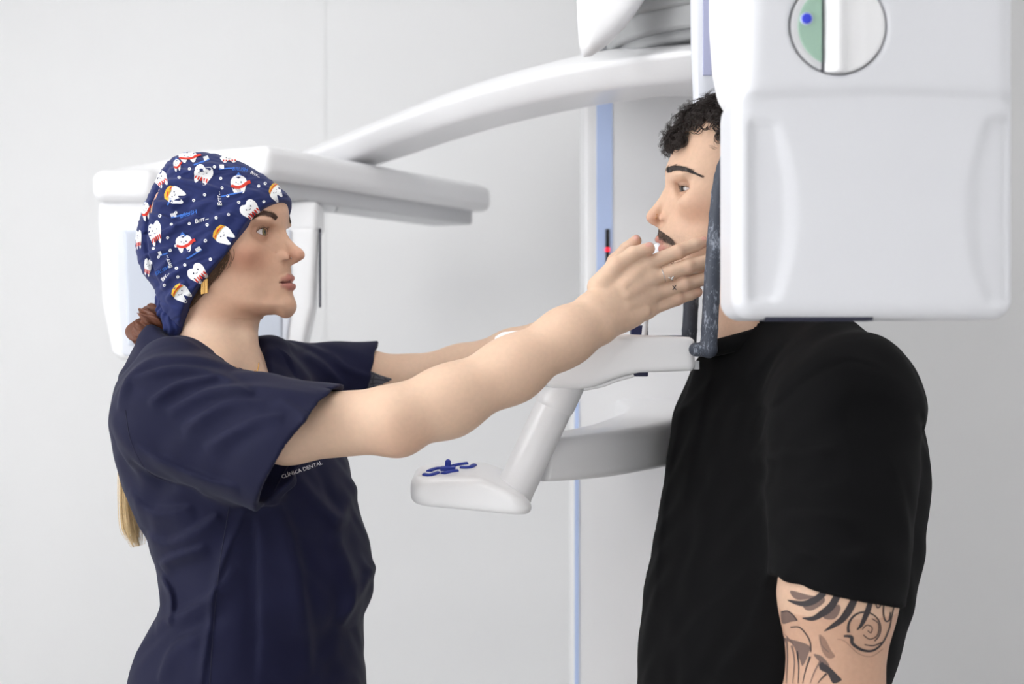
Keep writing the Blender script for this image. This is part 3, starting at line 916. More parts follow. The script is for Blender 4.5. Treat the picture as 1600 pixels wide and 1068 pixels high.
class Face:
    """front of a head given by its profile line; sgn = +1 looks to +x"""
    def __init__(s, prof, sgn, jaw, back, top, G, R, Rj=0.018, Rt=0.05, Rb=0.05):
        s.xf = smooth_fn([Z0(q[1]) for q in prof], [X0(q[0]) for q in prof], 0.025)
        s.zj = smooth_fn([X0(q[0]) for q in jaw], [Z0(q[1]) for q in jaw], 0.06)
        s.G = smooth_fn([Z0(q[0]) for q in G], [q[1] for q in G], 0.06); s.R = smooth_fn([Z0(q[0]) for q in R], [q[1] for q in R], 0.06)
        s.sgn, s.back, s.top, s.Rj, s.Rt, s.Rb = sgn, X0(back), Z0(top), Rj, Rt, Rb
        xs = [X0(q[0]) for q in prof] + [s.back]; zs = [Z0(q[1]) for q in jaw]
        lo = np.array([min(xs), -0.08, min(zs) - 0.005]); hi = np.array([max(xs), 0.08, s.top])
        s.f = normalised(s.F, lo, hi); s.f.lo, s.f.hi = lo, hi
    def F(s, p):
        x, y, z = p[:, 0], p[:, 1], p[:, 2]
        t = np.maximum(1 - s.sgn * (s.xf(z) - x) / s.R(z), 0)
        tb = np.maximum(1 - s.sgn * (x - s.back) / s.Rb, 0)
        tz = np.maximum(1 - (z - s.zj(x)) / s.Rj, 0); tt = np.maximum(1 - (s.top - z) / s.Rt, 0)
        return y * y - s.G(z) ** 2 * (1 - t * t - tb * tb - tz * tz - tt * tt)

def relief(pts, G, R, Gz=None):
    """symmetric solid from its side outline (pixels): half width G, edge rounding R"""
    pg = Poly2D([(X0(a), Z0(b)) for a, b in pts], step=0.0016)
    q = G * G * (1 - np.maximum(1 - pg.tab / R, 0) ** 2)
    for _ in range(2):
        q[1:-1, :] = (q[:-2, :] + 2 * q[1:-1, :] + q[2:, :]) / 4; q[:, 1:-1] = (q[:, :-2] + 2 * q[:, 1:-1] + q[:, 2:]) / 4
    gx, gz = np.gradient(q, pg.step); g2 = gx * gx + gz * gz
    pg.tab = q; T2 = Table2D(pg.lo, pg.lo + (pg.n - 2) * pg.step, pg.step, lambda x, z: np.zeros(len(x))); T2.tab = g2; T2.n = pg.n
    def f(p):
        y2 = p[:, 1] ** 2
        return (y2 - pg(p[:, 0], p[:, 2])) / np.maximum(np.sqrt(4 * y2 + T2(p[:, 0], p[:, 2])), 0.03)
    f.lo = np.array([pg.lo0[0], -G, pg.lo0[1]]); f.hi = np.array([pg.hi[0], G, pg.hi[1]])
    return f

def mirror_y(fn):
    def f(p): return fn(p * np.array([1, -1, 1]))
    f.lo = fn.lo * np.array([1, -1, 1]); f.hi = fn.hi * np.array([1, -1, 1])
    f.lo, f.hi = np.minimum(f.lo, f.hi), np.maximum(f.lo, f.hi); return f

def both(fn):
    def f(p):
        q = p.copy(); q[:, 1] = -np.abs(q[:, 1]); return fn(q)
    f.lo = fn.lo.copy(); f.hi = fn.hi.copy(); m = max(abs(fn.lo[1]), abs(fn.hi[1])); f.lo[1], f.hi[1] = -m, m
    return f

def eyelids(c, gaze, up_el, lo_el, az_in, az_out, r=0.0134, sgn=1):
    """returns (lid sphere, carving of the almond opening) about eye centre c on the near side (y < 0)"""
    sph = ellipsoid(c, (r, r, r))
    g = np.asarray(gaze, float); g /= np.linalg.norm(g)
    Mx_ = axes(g, (0, 0, 1))                     # columns: forward, side, up
    def local(p):
        q = (p - c) @ Mx_
        out = -q[:, 1] * np.sign(Mx_[1, 1]) if True else 0
        return q[:, 0], (p - c) @ np.array([0, -1, 0]), q[:, 2], q
    def carve(p):
        q = (p - c) @ Mx_
        latv = (p - c) @ lat
        az = np.degrees(np.arctan2(latv, q[:, 0])); rr = np.linalg.norm(q, axis=1) + 1e-9
        el = np.degrees(np.arcsin(np.clip(q[:, 2] / rr, -1, 1)))
        w = np.where(az < 0, -az / az_in, az / az_out)
        s = np.clip(1 - np.abs(w) ** 2.0, 0, 1)
        up = up_el * s ** 0.7 - 3 * np.clip(w, -1, 1); lo_ = -lo_el * s ** 0.8 - 3 * np.clip(w, -1, 1)
        d = np.maximum(el - up, lo_ - el)
        d = np.maximum(d, (np.abs(w) - 1) * 20)
        return np.maximum(np.radians(d) * 0.012, 0.0105 - rr)
    lat = np.array([0, -1.0, 0]); lat = lat - g * (lat @ g); lat /= np.linalg.norm(lat)
    carve.lo = c - 0.022; carve.hi = c + 0.022
    def edge(which, n=24):
        """points along a lid margin"""
        az = np.linspace(-az_in, az_out, n); w = np.where(az < 0, az / az_in, az / az_out); s = np.clip(1 - w ** 2, 0, 1)
        el = (up_el * s ** 0.7 if which == 'up' else -lo_el * s ** 0.8) - 3 * w
        a, e = np.radians(az), np.radians(el)
        d = np.outer(np.cos(a) * np.cos(e), g) + np.outer(np.sin(a) * np.cos(e), lat) + np.outer(np.sin(e), Mx_[:, 2])
        return c + d * r, d
    return sph, carve, edge

def eye_material(name, iris):
    m = mat(name, lin(226, 222, 218), 0.12, 0.5, coat=0.4); nt = m.node_tree; b = nt.nodes['Principled BSDF']
    tc = nt.nodes.new('ShaderNodeTexCoord'); sx = nt.nodes.new('ShaderNodeSeparateXYZ')
    nt.links.new(tc.outputs['Object'], sx.inputs[0])
    cr = nt.nodes.new('ShaderNodeValToRGB'); cr.color_ramp.interpolation = 'LINEAR'; e = cr.color_ramp.elements
    mr = nt.nodes.new('ShaderNodeMapRange'); mr.inputs['From Min'].default_value = 0.006; mr.inputs['From Max'].default_value = 0.0122
    nt.links.new(sx.outputs['X'], mr.inputs['Value']); nt.links.new(mr.outputs['Result'], cr.inputs['Fac'])
    cols = [(0.0, lin(215, 205, 202)), (0.66, lin(216, 208, 206)), (0.70, lin(70, 58, 48)), (0.76, iris), (0.90, iris), (0.925, lin(10, 9, 9)), (1.0, lin(8, 7, 7))]
    while len(e) < len(cols): e.new(0.5)
    for el, (po, c) in zip(e, cols): el.position = po; el.color = (*c, 1)
    nt.links.new(cr.outputs['Color'], b.inputs['Base Color'])
    return m

def eyeball(c, gaze, m, parent):
    """object whose local x looks along the gaze"""
    bm = bmesh.new(); bmesh.ops.create_uvsphere(bm, u_segments=40, v_segments=28, radius=0.0120)
    o = bm_obj('eyeball', bm, m, None, True)
    from mathutils import Vector
    o.rotation_euler = Vector(gaze).to_track_quat('X', 'Z').to_euler(); o.location = tuple(c)
    bpy.context.view_layer.update()
    o.parent = parent; o.matrix_parent_inverse = parent.matrix_world.inverted()
    return o

def kid(o, par):
    bpy.context.view_layer.update()
    o.parent = par; o.matrix_parent_inverse = par.matrix_world.inverted(); return o

def hand_fields(W, fingers, thumb, palm_r=0.0135, wrist_r=0.021, wk=0.018):
    """W: list of two wrist points; fingers: list of (pts, radii); thumb: (pts, radii)"""
    fs = [chain(p, r, 0.003) for p, r in fingers]
    mc = [p[0] for p, r in fingers]
    w0, w1 = W
    bones = []
    for i, m in enumerate(mc):
        t = i / (len(mc) - 1); a = w0 * (1 - t) + w1 * t
        bones.append(rcone(a, m, wrist_r * 0.86, palm_r * (1.0 if i < 3 else 0.92)))
    th = chain(thumb[0], thumb[1], 0.004)
    def palm(p):
        d = bones[0](p)
        for b in bones[1:]: d = smin(d, b(p), wk)
        return d
    def fing(p):
        d = fs[0](p)
        for g in fs[1:]: d = smin(d, g(p), 0.0016)
        return d
    def f(p):
        d = smin(palm(p), fing(p), 0.007)
        return smin(d, th(p), 0.0035)
    al = fs + bones + [th]
    f.lo = np.min([g.lo for g in al], axis=0); f.hi = np.max([g.hi for g in al], axis=0)
    return f

class Turn:
    """a head turned by ang about the upright axis through c"""
    def __init__(s, c, ang):
        s.c = np.asarray(c, float); ca, sa = math.cos(ang), math.sin(ang); s.R = np.array([[ca, -sa, 0], [sa, ca, 0], [0, 0, 1.0]])
    def W(s, p): return (np.asarray(p, float) - s.c) @ s.R.T + s.c      # local -> world
    def L(s, p): return (np.asarray(p, float) - s.c) @ s.R + s.c        # world -> local
    def dirW(s, v): return np.asarray(v, float) @ s.R.T
    def __call__(s, fn):
        f = lambda p: fn(s.L(p))
        cs = np.array([[x, y, z] for x in (fn.lo[0], fn.hi[0]) for y in (fn.lo[1], fn.hi[1]) for z in (fn.lo[2], fn.hi[2])])
        w = s.W(np.clip(cs, -9, 9)); f.lo, f.hi = w.min(0), w.max(0); return f
# ------------------------------------------------------------------ the woman in navy scrubs
SKW = np.array(lin(220, 187, 162))
WM = empty('person', (X0(385), 0.0, 0.0), 'woman in navy scrubs and patterned cap reaching out to the man\'s face', 'person')
W_up_ang = math.radians(30)
wfw = (math.cos(W_up_ang), -math.sin(W_up_ang))
w_rows = [(535, 266, 395, .06), (560, 236, 430, .115), (590, 210, 460, .155), (640, 191, 500, .170), (690, 192, 526, .170), (740, 200, 543, .166), (790, 221, 554, .163),
          (840, 246, 570, .158), (885, 257, 580, .157), (915, 262, 582, .157), (945, 262, 576, .158), (975, 246, 562, .164), (1010, 223, 562, .170), (1068, 213, 567, .176), (1180, 204, 572, .184), (1300, 204, 572, .19)]
# --- skin
wS, wE, wW = P(285, 640, -.150), P(616, 656, -.225), P(922, 497, -.135)
wS2, wE2, wW2 = P(452, 588, .155), P(640, 592, .215), P(905, 505, .115)
bF = Field()
HT = Turn(P(345, 380, 0), math.radians(-12))
def hadd(fn, k=.004, op='u'): bF.add(HT(fn), k, op)
hadd(relief([(447, 352), (452, 330), (440, 302), (405, 272), (350, 250), (300, 250), (255, 275), (228, 320), (222, 370), (235, 415), (265, 450), (310, 462), (370, 455), (415, 420), (436, 385)], 0.071, 0.072))
wface = Face([(449, 322), (450, 340), (448, 354), (442, 366), (440, 376), (445, 390), (452, 404), (457, 415), (459, 424), (459, 434), (459.5, 446), (461.5, 456), (462, 464), (464, 475), (464, 483), (461, 491), (454, 496), (440, 498.5)], 1,
             [(470, 497), (450, 498.5), (425, 497), (395, 489), (360, 473), (330, 455), (300, 440)], 300, 330,
             [(330, .064), (365, .066), (400, .065), (430, .059), (460, .055), (480, .051), (500, .048)], [(330, .065), (365, .082), (400, .092), (430, .115), (460, .112), (480, .088), (500, .070)], Rj=0.020, Rt=0.02)
hadd(wface.f, 0.012)
hadd(both(ellipsoid((X0(398), -.047, Z0(396)), (.026, .017, .018))), 0.024)        # cheekbones
hadd(both(ellipsoid((X0(360), -.031, Z0(446)), (.046, .016, .030))), 0.03)
# eyes
w_eye = np.array([-0.3415, -0.0315, 1.4 + (534 - 361.5) * .0009 * .970])
w_axis = (0.955, -0.29, 0.02); w_gaze = (0.93, -0.33, 0.03)
hadd(both(ellipsoid(w_eye + np.array([.009, -.003, .001]), (.0125, .018, .0115))), 0.014, 's')
lid, carve, wedge = eyelids(w_eye, w_axis, 24, 21, 52, 58)
hadd(both(lid), 0.005)
hadd(both(ellipsoid(w_eye + np.array([.0085, -.004, .0160]), (.012, .021, .0050))), 0.011)   # brow shelf
hadd(both(carve), 0.0008, 's')
# nose
hadd(chain([P(441, 362, 0), P(449, 375, 0), P(468.5, 395.3, 0)], [.0054, .0064, .0074], .004), 0.012)
hadd(both(chain([np.array([X0(430), -.008, Z0(366)]), np.array([X0(440), -.0085, Z0(385)]), np.array([X0(447), -.008, Z0(399)])], [.0075, .0080, .0070], .004)), 0.012)
hadd(ellipsoid(P(472.2, 400, 0), (.0096, .0094, .0078)), 0.007)
hadd(both(ellipsoid(np.array([X0(452.5), -.0138, Z0(404.5)]), (.0104, .0062, .0082))), 0.0035)
hadd(both(chain([np.array([X0(a), -y, Z0(b)]) for a, b, y in ((442.5, 399, .0178), (440, 405, .0186), (442.5, 412, .0178))], [.0006, .0012, .0009], .002)), .006, 's')
hadd(rcone(P(467, 407.5, 0), P(452, 414.5, 0), .0040, .0046), 0.006)
hadd(both(ellipsoid(np.array([X0(461), -.0150, Z0(410.8)]), (.0060, .0070, .0025))), 0.002, 's')
# mouth
def lipc(q, r): return chain([np.array([X0(a), -y, Z0(b)]) for a, b, y in q], r, .002)
w_ul = lipc([(460, 436, .0), (458.5, 435.3, .006), (451, 437.8, .0145), (433.5, 443.6, .0262)], [.0044, .0046, .0040, .0024])
w_ll = lipc([(461.2, 448, 0), (459.6, 448, .007), (451, 447.4, .0145), (434, 444.8, .0260)], [.0050, .0051, .0046, .0024])
hadd(both(w_ul), 0.004); hadd(both(w_ll), 0.0035)
mouthline = lipc([(465, 442.4, 0), (462, 442.1, .007), (454, 443.0, .0165), (433.5, 444.5, .0275)], [.0012, .0012, .0012, .0009])
hadd(both(mouthline), 0.0015, 's')
hadd(ellipsoid(P(453.5, 481, 0), (.0100, .016, .0125)), 0.014)
# neck, chest
bF.add(rcone(P(345, 455, 0), P(338, 590, 0), .0535, .056), 0.020)
bF.add(rcone(P(388, 530, -.03), P(398, 600, -.03), .012, .014), 0.02)
w_core = Loft([(r[0], r[1] + 9, r[2] - 9, r[3] - .008) for r in w_rows if r[0] < 780], wfw, grow=-0.004)
bF.add(w_core, 0.03)
bF.add(both(rcone(P(340, 560, -.02), P(330, 585, -.10), .035, .03)), 0.03)
# near arm
bF.add(chain([wS, P(450, 668, -.195), wE], [.046, .0430, .0402], .02), 0.02)
bF.add(chain([wE, P(700, 627, -.205), P(800, 577, -.178), P(885, 524, -.150), wW], [.0400, .0402, .0372, .0320, .0265], .03), 0.020)
bF.add(ellipsoid(P(627, 682, -.228), (.022, .019, .0185)), 0.020)
bF.add(rcone(P(870, 545, -.148), P(932, 512, -.132), .022, .0195), 0.02)
bF.add(ellipsoid(P(932, 508, -.143), (.010, .007, .009)), 0.010)
# near hand: index, middle, ring, little finger, thumb
nf = [([P(1002, 417, -.094), P(1059, 393.5, -.089), P(1086, 383, -.082), P(1098, 378.5, -.078)], [.0106, .0097, .0089, .0078]),
      ([P(1009, 438, -.096), P(1075, 416, -.090), P(1108, 407, -.0825), P(1122, 404.5, -.079)], [.0108, .0102, .0092, .0080]),
      ([P(1009, 463, -.093), P(1069, 443.5, -.087), P(1097, 436, -.081), P(1112, 432, -.078)], [.0104, .0097, .0087, .0078]),
      ([P(1006, 486, -.088), P(1057, 467, -.082), P(1078, 459.5, -.079), P(1089.5, 456, -.077)], [.0098, .0089, .0081, .0072])]
nt_ = ([P(938, 448, -.120), P(962, 415, -.112), P(989, 396.5, -.106), P(1013.5, 388.5, -.101)], [.0175, .0120, .0097, .0086])
hand_n = hand_fields([P(925, 478, -.130), P(942, 511, -.129)], nf, nt_)
bF.add(hand_n, 0.014)
bF.add(ellipsoid(P(978, 500, -.110), (.032, .010, .009), axes((1, 0, .35), (0, 0, 1))), 0.014)
for i, (pt, rr) in enumerate(nf):                       # knuckles and finger joints, back of the hand tendons
    kn_ = pt[0] + np.array([.004, -.0062, .003]); bF.add(ellipsoid(kn_ + np.array([.001, .0030, 0]), (.0085, .0050, .0062)), 0.012)
    j = pt[1] + np.array([0, -.0048, .0012]); bF.add(ellipsoid(j, (.0070, .0048, .0056)), 0.006)
    if i < 4:
        a_ = np.array([P(950, 474, -.139), P(952, 482, -.140), P(954, 490, -.139), P(955, 499, -.136)][i])
        bF.add(rcone(a_ * 0.55 + pt[0] * 0.45 + np.array([0, -.0088, 0]), pt[0] + np.array([.002, -.0066, 0]), .0030, .0034), 0.010)
bF.add(ellipsoid(P(975, 432, -.098), (.022, .012, .014), axes((.8, 0, .5), (0, 0, 1))), 0.014)   # web of the thumb
# far arm and hand
bF.add(chain([wS2, P(560, 588, .19), wE2], [.044, .0405, .036], .02), 0.02)
bF.add(chain([wE2, P(720, 577, .20), P(800, 549, .165), wW2], [.036, .0355, .031, .0245], .02), 0.014)
def far(p3): q = np.array(p3) * np.array([1, -1, 1]); return q + np.array([.003, .0, .018])
ff = [([far(q) for q in pt], rr) for pt, rr in nf]
ft = ([P(948, 440, .112), P(962, 408, .104), P(979, 389, .098), P(993.5, 376, .094)], [.0140, .0120, .0098, .0084])
hand_f = hand_fields([wW2 + np.array([0, 0, .012]), wW2 + np.array([.006, 0, -.012])], ff, ft)
bF.add(hand_f, 0.014)

def w_cols(V):
    x, y, z = V.T
    C = np.tile(SKW, (len(V), 1))
    def blend(m, c):
        nonlocal C
        m = np.clip(m, 0, 1)[:, None]; C = C * (1 - m) + np.array(lin(*c)) * m
    face = np.clip((z - Z0(515)) / .02, 0, 1) * (x < X0(500))
    blend(face * 0.75, (208, 164, 138))
    dch = np.exp(-(((x - X0(398)) / .030) ** 2 + ((z - Z0(408)) / .020) ** 2)) * (np.abs(y) > .02)
    blend(dch * 0.55 * face, (190, 122, 98))
    dn = np.exp(-(((x - X0(470)) / .014) ** 2 + ((z - Z0(401)) / .010) ** 2)); blend(dn * 0.4 * face, (205, 138, 120))
    q = HT.L(V); q[:, 1] = -np.abs(q[:, 1])
    near = face > 0.5
    d = np.full(len(V), 1.0); d[near] = np.minimum(w_ul(q[near]), w_ll(q[near]))
    blend(np.clip((.0016 - d) / .0016, 0, 1) * 0.9, (176, 110, 102))
    d = np.full(len(V), 1.0); d[near] = mouthline(q[near]); blend(np.clip((.0012 - d) / .0014, 0, 1) * 0.9, (96, 48, 44))
    de = np.full(len(V), 1.0); de[near] = np.linalg.norm((q[near] - w_eye) * np.array([1, 1, 1.2]), axis=1)
    blend(np.clip((.021 - de) / .008, 0, 1) * 0.45, (172, 118, 96))
    # knuckles and finger ends a little pinker
    for pt, rr in nf + [nt_] + ff + [ft]:
        for jj, am in ((0, .25), (1, .40), (3, .5)):
            dd = np.linalg.norm(V - pt[jj], axis=1); blend(np.clip(1 - dd / .015, 0, 1) * am, (214, 140, 120))
    dd = np.linalg.norm(V - P(626, 690, -.24), axis=1); blend(np.clip(1 - dd / .05, 0, 1) * .35, (205, 146, 120))
    return C
M['skin_w'] = mat('light_skin', tuple(SKW), 0.50, 0.35, attr=True, noise=(160, 0.035), bump=[(420, 0.10, 0.0006)], sss=0.10)
w_body = kid(field_obj('body', bF, 0.0018, M['skin_w'], None, cols=w_cols, lo=bF.bounds()[0], hi=bF.bounds()[1]), WM)
EM = eye_material('hazel_eye', lin(112, 100, 62))
for s in (1, -1):
    c = HT.W(w_eye * np.array([1, s, 1])); eyeball(c, np.array(w_gaze) if s == 1 else np.array([.95, -.28, .03]), EM, WM)
M['brow_w'] = mat('brown_brow_hair', lin(74, 52, 42), 0.6, 0.3)
M['lash'] = mat('dark_lashes', lin(26, 20, 18), 0.6, 0.3)
def lashes(edge, parent, turn, L=.0065, step=2):
    items = []
    e, d = edge('up', 40)
    items.append((e + d * .0004, .00055))
    for i in range(3, 40, step):
        dirv = d[i] * .8 + np.array([0, 0, .45]); dirv /= np.linalg.norm(dirv)
        pth = [e[i] + dirv * L * t + np.array([0, 0, .0024]) * t * t for t in np.linspace(0, 1, 5)]
        items.append((np.array(pth), .00018))
    e2, d2 = edge('lo', 40); items.append((e2 + d2 * .0002, .00022))
    V, F = strands(items, 4)
    for s in (1, -1):
        F_ = F if s == 1 else F[:, ::-1]
        kid(make_mesh('eyelashes', turn(V * np.array([1, s, 1])), np.ascontiguousarray(F_), M['lash']), parent)
lashes(wedge, WM, HT.W, L=.0045)
def brow(f, line, width, parent, m, n=150, back=None, L=9, nm='eyebrow', flip=1, r=.00022, base=True, jitter=1.0):
    ln = catmull(line, 12); parts = []
    V, F = ribbon_vf(line, width, n=10)
    wv = width(np.linspace(0, 1, len(ln))) if callable(width) else np.full(len(ln), width)
    items = []
    T = np.gradient(ln, axis=0); T /= np.linalg.norm(T, axis=1)[:, None]
    starts, ends = [], []
    for _ in range(n):
        t = rng.uniform(0, 1); i = int(t * (len(ln) - 1)); off = rng.uniform(-.5, .5) * wv[i]
        a = ln[i] + np.array([-T[i][1], T[i][0]]) * off
        ang = rng.normal(0.25, .22) * jitter * flip
        dv = np.array([T[i][0] * math.cos(ang) - T[i][1] * math.sin(ang), T[i][0] * math.sin(ang) + T[i][1] * math.cos(ang)])
        starts.append(a); ends.append(a + dv * L * rng.uniform(.6, 1.1))
    S = on_skin(f, np.array(starts), .0001); E = on_skin(f, np.array(ends), .0005); Mi = on_skin(f, (np.array(starts) + np.array(ends)) / 2, .0008)
    items = [(np.array([s, m_, e]), r) for s, m_, e in zip(S, Mi, E)]
    V, F = strands(items, 3); Fl = [tuple(q) for q in F]
    out = [(V, Fl)]
    if base:
        bv, bf = ribbon_vf(line, (lambda t: width(t) * .8) if callable(width) else width * .8, n=10)
        out.append((on_skin(f, bv, .0005), bf))
    V, F, _ = join_vf(out)
    return kid(make_mesh(nm, V, F, m), parent)
bw = lambda t: np.interp(t, [0, .3, .8, 1], [8, 8.5, 5, 1.5])
b1 = brow(bF, [(432, 341.5), (424, 336), (412, 333), (402, 336.5), (393, 343)], bw, WM, M['brow_w'], 170, L=6)
me2 = b1.data.copy(); b2 = bpy.data.objects.new('eyebrow', me2); COL.objects.link(b2)
co = np.empty(len(me2.vertices) * 3, np.float32); me2.vertices.foreach_get('co', co); co = HT.L(co.reshape(-1, 3)); co[:, 1] *= -1; co = HT.W(co).astype(np.float32); me2.vertices.foreach_set('co', co.ravel()); me2.flip_normals(); kid(b2, WM)
# nose stud
st = hit(bF, [(455, 403)])[0]
f = Field(); f.add(ellipsoid(st, (.0011, .0011, .0011))); kid(field_obj('nose_stud', f, .0004, M['silver']), WM)

# --- cap
cap_out = [(457, 320), (452, 306), (440, 294), (419, 277.5), (395, 262.5), (368, 250), (344, 242), (318, 237.5), (298, 238), (278, 242.5), (262, 256), (250, 274), (236, 299), (224, 326), (215, 356), (212, 386), (216, 410), (227, 434),
           (242, 452), (250, 474), (262, 500), (300, 530), (370, 520), (430, 470), (462, 400), (464, 350)]
capF = Field()
capF.add(HT(relief(cap_out, 0.0795, 0.074)))
ced = [(470, 306), (452, 308), (441, 310.5), (424, 316), (407, 325), (389, 340), (368, 370), (350, 397), (326, 421.5), (308, 445), (290, 471), (283, 490), (270, 520)]
def cap_cut():
    # everything below and in front of the brow edge is cut away; the edge line is given on the near surface
    pts = HT.L(hit(capF, ced[1:-1])); xs = np.concatenate([[pts[0][0] + .06], pts[:, 0], [pts[-1][0] - .02]]); zs = np.concatenate([[pts[0][2] + .004], pts[:, 2], [pts[-1][2] - .04]])
    lo_ = [(x, z) for x, z in zip(xs, zs)]
    poly = [(xs[0] + .1, zs[0] + .004)] + lo_ + [(xs[-1] - .25, zs[-1]), (xs[-1] - .25, zs[0] + .25), (xs[0] + .1, zs[0] + .25)]
    pg = Poly2D(poly, step=.0015, smooth=False, margin=.01)
    def f(p): return -pg(p[:, 0], p[:, 2])
    g = lambda p: f(HT.L(p))
    g.lo = np.array([-9, -9, -9.]); g.hi = np.array([9, 9, 9.]); return g
cut_ = cap_cut()
# gathers of the fabric running into the back seam, and soft wrinkles
cap_folds = fold_fn([([(262, 262), (300, 268), (345, 262)], 7, 2.6), ([(248, 290), (280, 283), (325, 292), (350, 300)], 8, 3.0), ([(236, 312), (262, 318), (300, 312)], 7, 3.0), ([(228, 335), (255, 338), (285, 352)], 7, 2.4),
                     ([(222, 372), (250, 366), (285, 352), (320, 335)], 7, 2.0), ([(222, 400), (245, 392), (275, 388)], 6, 2.0), ([(236, 432), (252, 418), (270, 405)], 6, 2.2), ([(250, 452), (268, 432), (300, 415)], 7, 2.4),
                     ([(258, 468), (278, 452), (296, 440)], 6, 2.2), ([(300, 330), (325, 318), (352, 322)], 8, 1.8), ([(330, 360), (345, 342), (372, 335)], 8, 1.6), ([(300, 258), (340, 256), (385, 272)], 8, 1.6),
                     ([(350, 290), (380, 300), (412, 300)], 9, 1.6), ([(290, 400), (315, 385), (335, 370)], 9, 1.8), ([(262, 258), (243, 300), (233, 330), (228, 370), (234, 410), (250, 450)], 4.5, -3.0)], -.055)
def cap_warp(p, d):
    w = cap_folds(p) * 2.6
    n = 0.0007 * np.sin(p[:, 0] * 300 + 5 * np.sin(p[:, 2] * 160)) * np.sin(p[:, 2] * 260 + p[:, 1] * 60)
    return d - w - n
capF.warp(cap_warp, (-.56, -.1, 1.4), (-.28, .1, 1.7))
capF.add(cut_, .0025, 'i')
M['cap'] = mat('navy_cotton', lin(29, 40, 92), 0.75, 0.25, noise=(90, 0.10), bump=[(900, 0.15, 0.0004), (60, 0.2, 0.0015)], sheen=0.1)
cap = kid(field_obj('surgical_cap', capF, .0020, M['cap']), WM); cap['label'] = 'navy cotton cap printed with little winter teeth'
# tied end of the cap at the nape
f = Field()
f.add(ellipsoid(P(262, 470, -.012), (.016, .020, .012)), .01)
f.add(chain([P(262, 470, -.022), P(268, 488, -.026), P(272, 508, -.028)], [.013, .014, .0155], .004), .012)
f.add(chain([P(256, 472, -.016), P(255, 490, -.02), P(258, 500, -.02)], [.008, .009, .008], .004), .005)
def tie_w(p, d): return d - .0010 * np.sin((p[:, 0] - p[:, 2] * .35) * 620 + 3 * np.sin(p[:, 2] * 150)) - .0008 * np.sin(p[:, 2] * 300 + p[:, 0] * 200)
f.warp(tie_w, f.bounds()[0], f.bounds()[1])
tieF = f
kid(field_obj('cap_tie', f, .0018, M['cap']), WM)

# prints on the cap: teeth with hats and scarves, brushes, lettering, snow dots
PW = mat('print_white', lin(238, 238, 240), .75, .2); PR = mat('print_red', lin(205, 62, 50), .75, .2); PY = mat('print_yellow', lin(222, 176, 60), .75, .2)
PB = mat('print_blue', lin(70, 118, 205), .75, .2); PK = mat('print_dark', lin(40, 44, 70), .75, .2)
pm = [PW, PR, PY, PB, PK]
tooth_shape = np.array([(-.02, .78), (-.35, 1.0), (-.75, .92), (-1.0, .5), (-.98, .02), (-.82, -.42), (-.66, -.9), (-.45, -1.08), (-.28, -.86), (-.14, -.42), (0, -.28), (.14, -.42), (.28, -.86), (.45, -1.08), (.66, -.9), (.82, -.42), (.98, .02), (1.0, .5), (.75, .92), (.35, 1.0)])
def tooth(x, y, r, ang, kind, sx=1.0, sy=1.0):
    c, s = math.cos(ang), math.sin(ang)
    def tf(q):
        q = np.asarray(q, float) * r
        X = q[:, 0] * c - q[:, 1] * s; Y = q[:, 0] * s + q[:, 1] * c
        return np.stack([x + X * sx, y - Y * sy], 1)
    parts = []
    V, F = disc_vf(catmull(tooth_shape, 2, True), 3); parts.append((tf(V), F, 0))
    for ex in (-.32, .32):
        V, F = disc_vf([(ex + .08 * math.cos(a), .30 + .10 * math.sin(a)) for a in np.linspace(0, 6.28, 7)[:-1]], 1); parts.append((tf(V), F, 4, .0004))
    V, F = ribbon_vf([(-.14, .14), (0, .06), (.14, .14)], .06, n=3); parts.append((tf(V), F, 4, .0004))
    if kind == 'hat':
        V, F = disc_vf([(-.95, .55), (-.85, 1.05), (-.35, 1.28), (.35, 1.28), (.85, 1.05), (.95, .55), (.4, .72), (-.4, .72)], 2); parts.append((tf(V), F, 2, .0004))
        V, F = ribbon_vf([(-.8, .78), (0, .95), (.8, .78)], .14, n=4); parts.append((tf(V), F, 1, .0006))
    elif kind == 'scarf':
        V, F = disc_vf([(-.55, .85), (-.2, 1.3), (0, 1.55), (.2, 1.3), (.55, .85), (0, 1.0)], 1); parts.append((tf(V), F, 3, .0004))
        V, F = ribbon_vf([(-.6, .92), (0, 1.08), (.6, .92)], .16, n=4); parts.append((tf(V), F, 0, .0006))
        V, F = ribbon_vf([(-.95, -.05), (-.3, -.32), (.4, -.25), (1.0, .15), (1.45, .3)], .34, .42, n=4); parts.append((tf(V), F, 1, .0005))
    else:
        for k in np.linspace(-.62, .62, 5):
            V, F = ribbon_vf([(k, -.28), (k * 1.05, -.72)], .17, n=2); parts.append((tf(V), F, 1, .0004))
    return put_on('tooth_print', capF, parts, pm, cap, .0006)
for a in [(294, 246, 13, .1, 'scarf', 1.1, .6), (317, 273, 14.5, -.35, 'stripe'), (275, 305, 13.5, 1.2, 'hat'), (373, 289, 12.5, .05, 'scarf'), (431, 302, 12.5, .75, 'hat', .7, 1), (391, 328, 14, .75, 'stripe'), (351, 368, 13.5, 1.0, 'hat'),
          (288, 381, 12.5, .15, 'scarf'), (243, 364, 16, .35, 'stripe', .62, 1.1), (309, 427, 14, .75, 'stripe'), (285, 459, 12.5, .9, 'hat'), (252, 280, 13, .5, 'stripe', .8, .9), (228, 331, 13, .3, 'scarf', .45, 1), (217, 374, 13, .1, 'stripe', .35, 1.1),
          (231, 417, 13, -.2, 'stripe', .4, 1), (358, 249, 13, 0, 'stripe', 1.1, .4), (277, 259, 8, .2, 'scarf', .7, 1)]:
    tooth(*a)
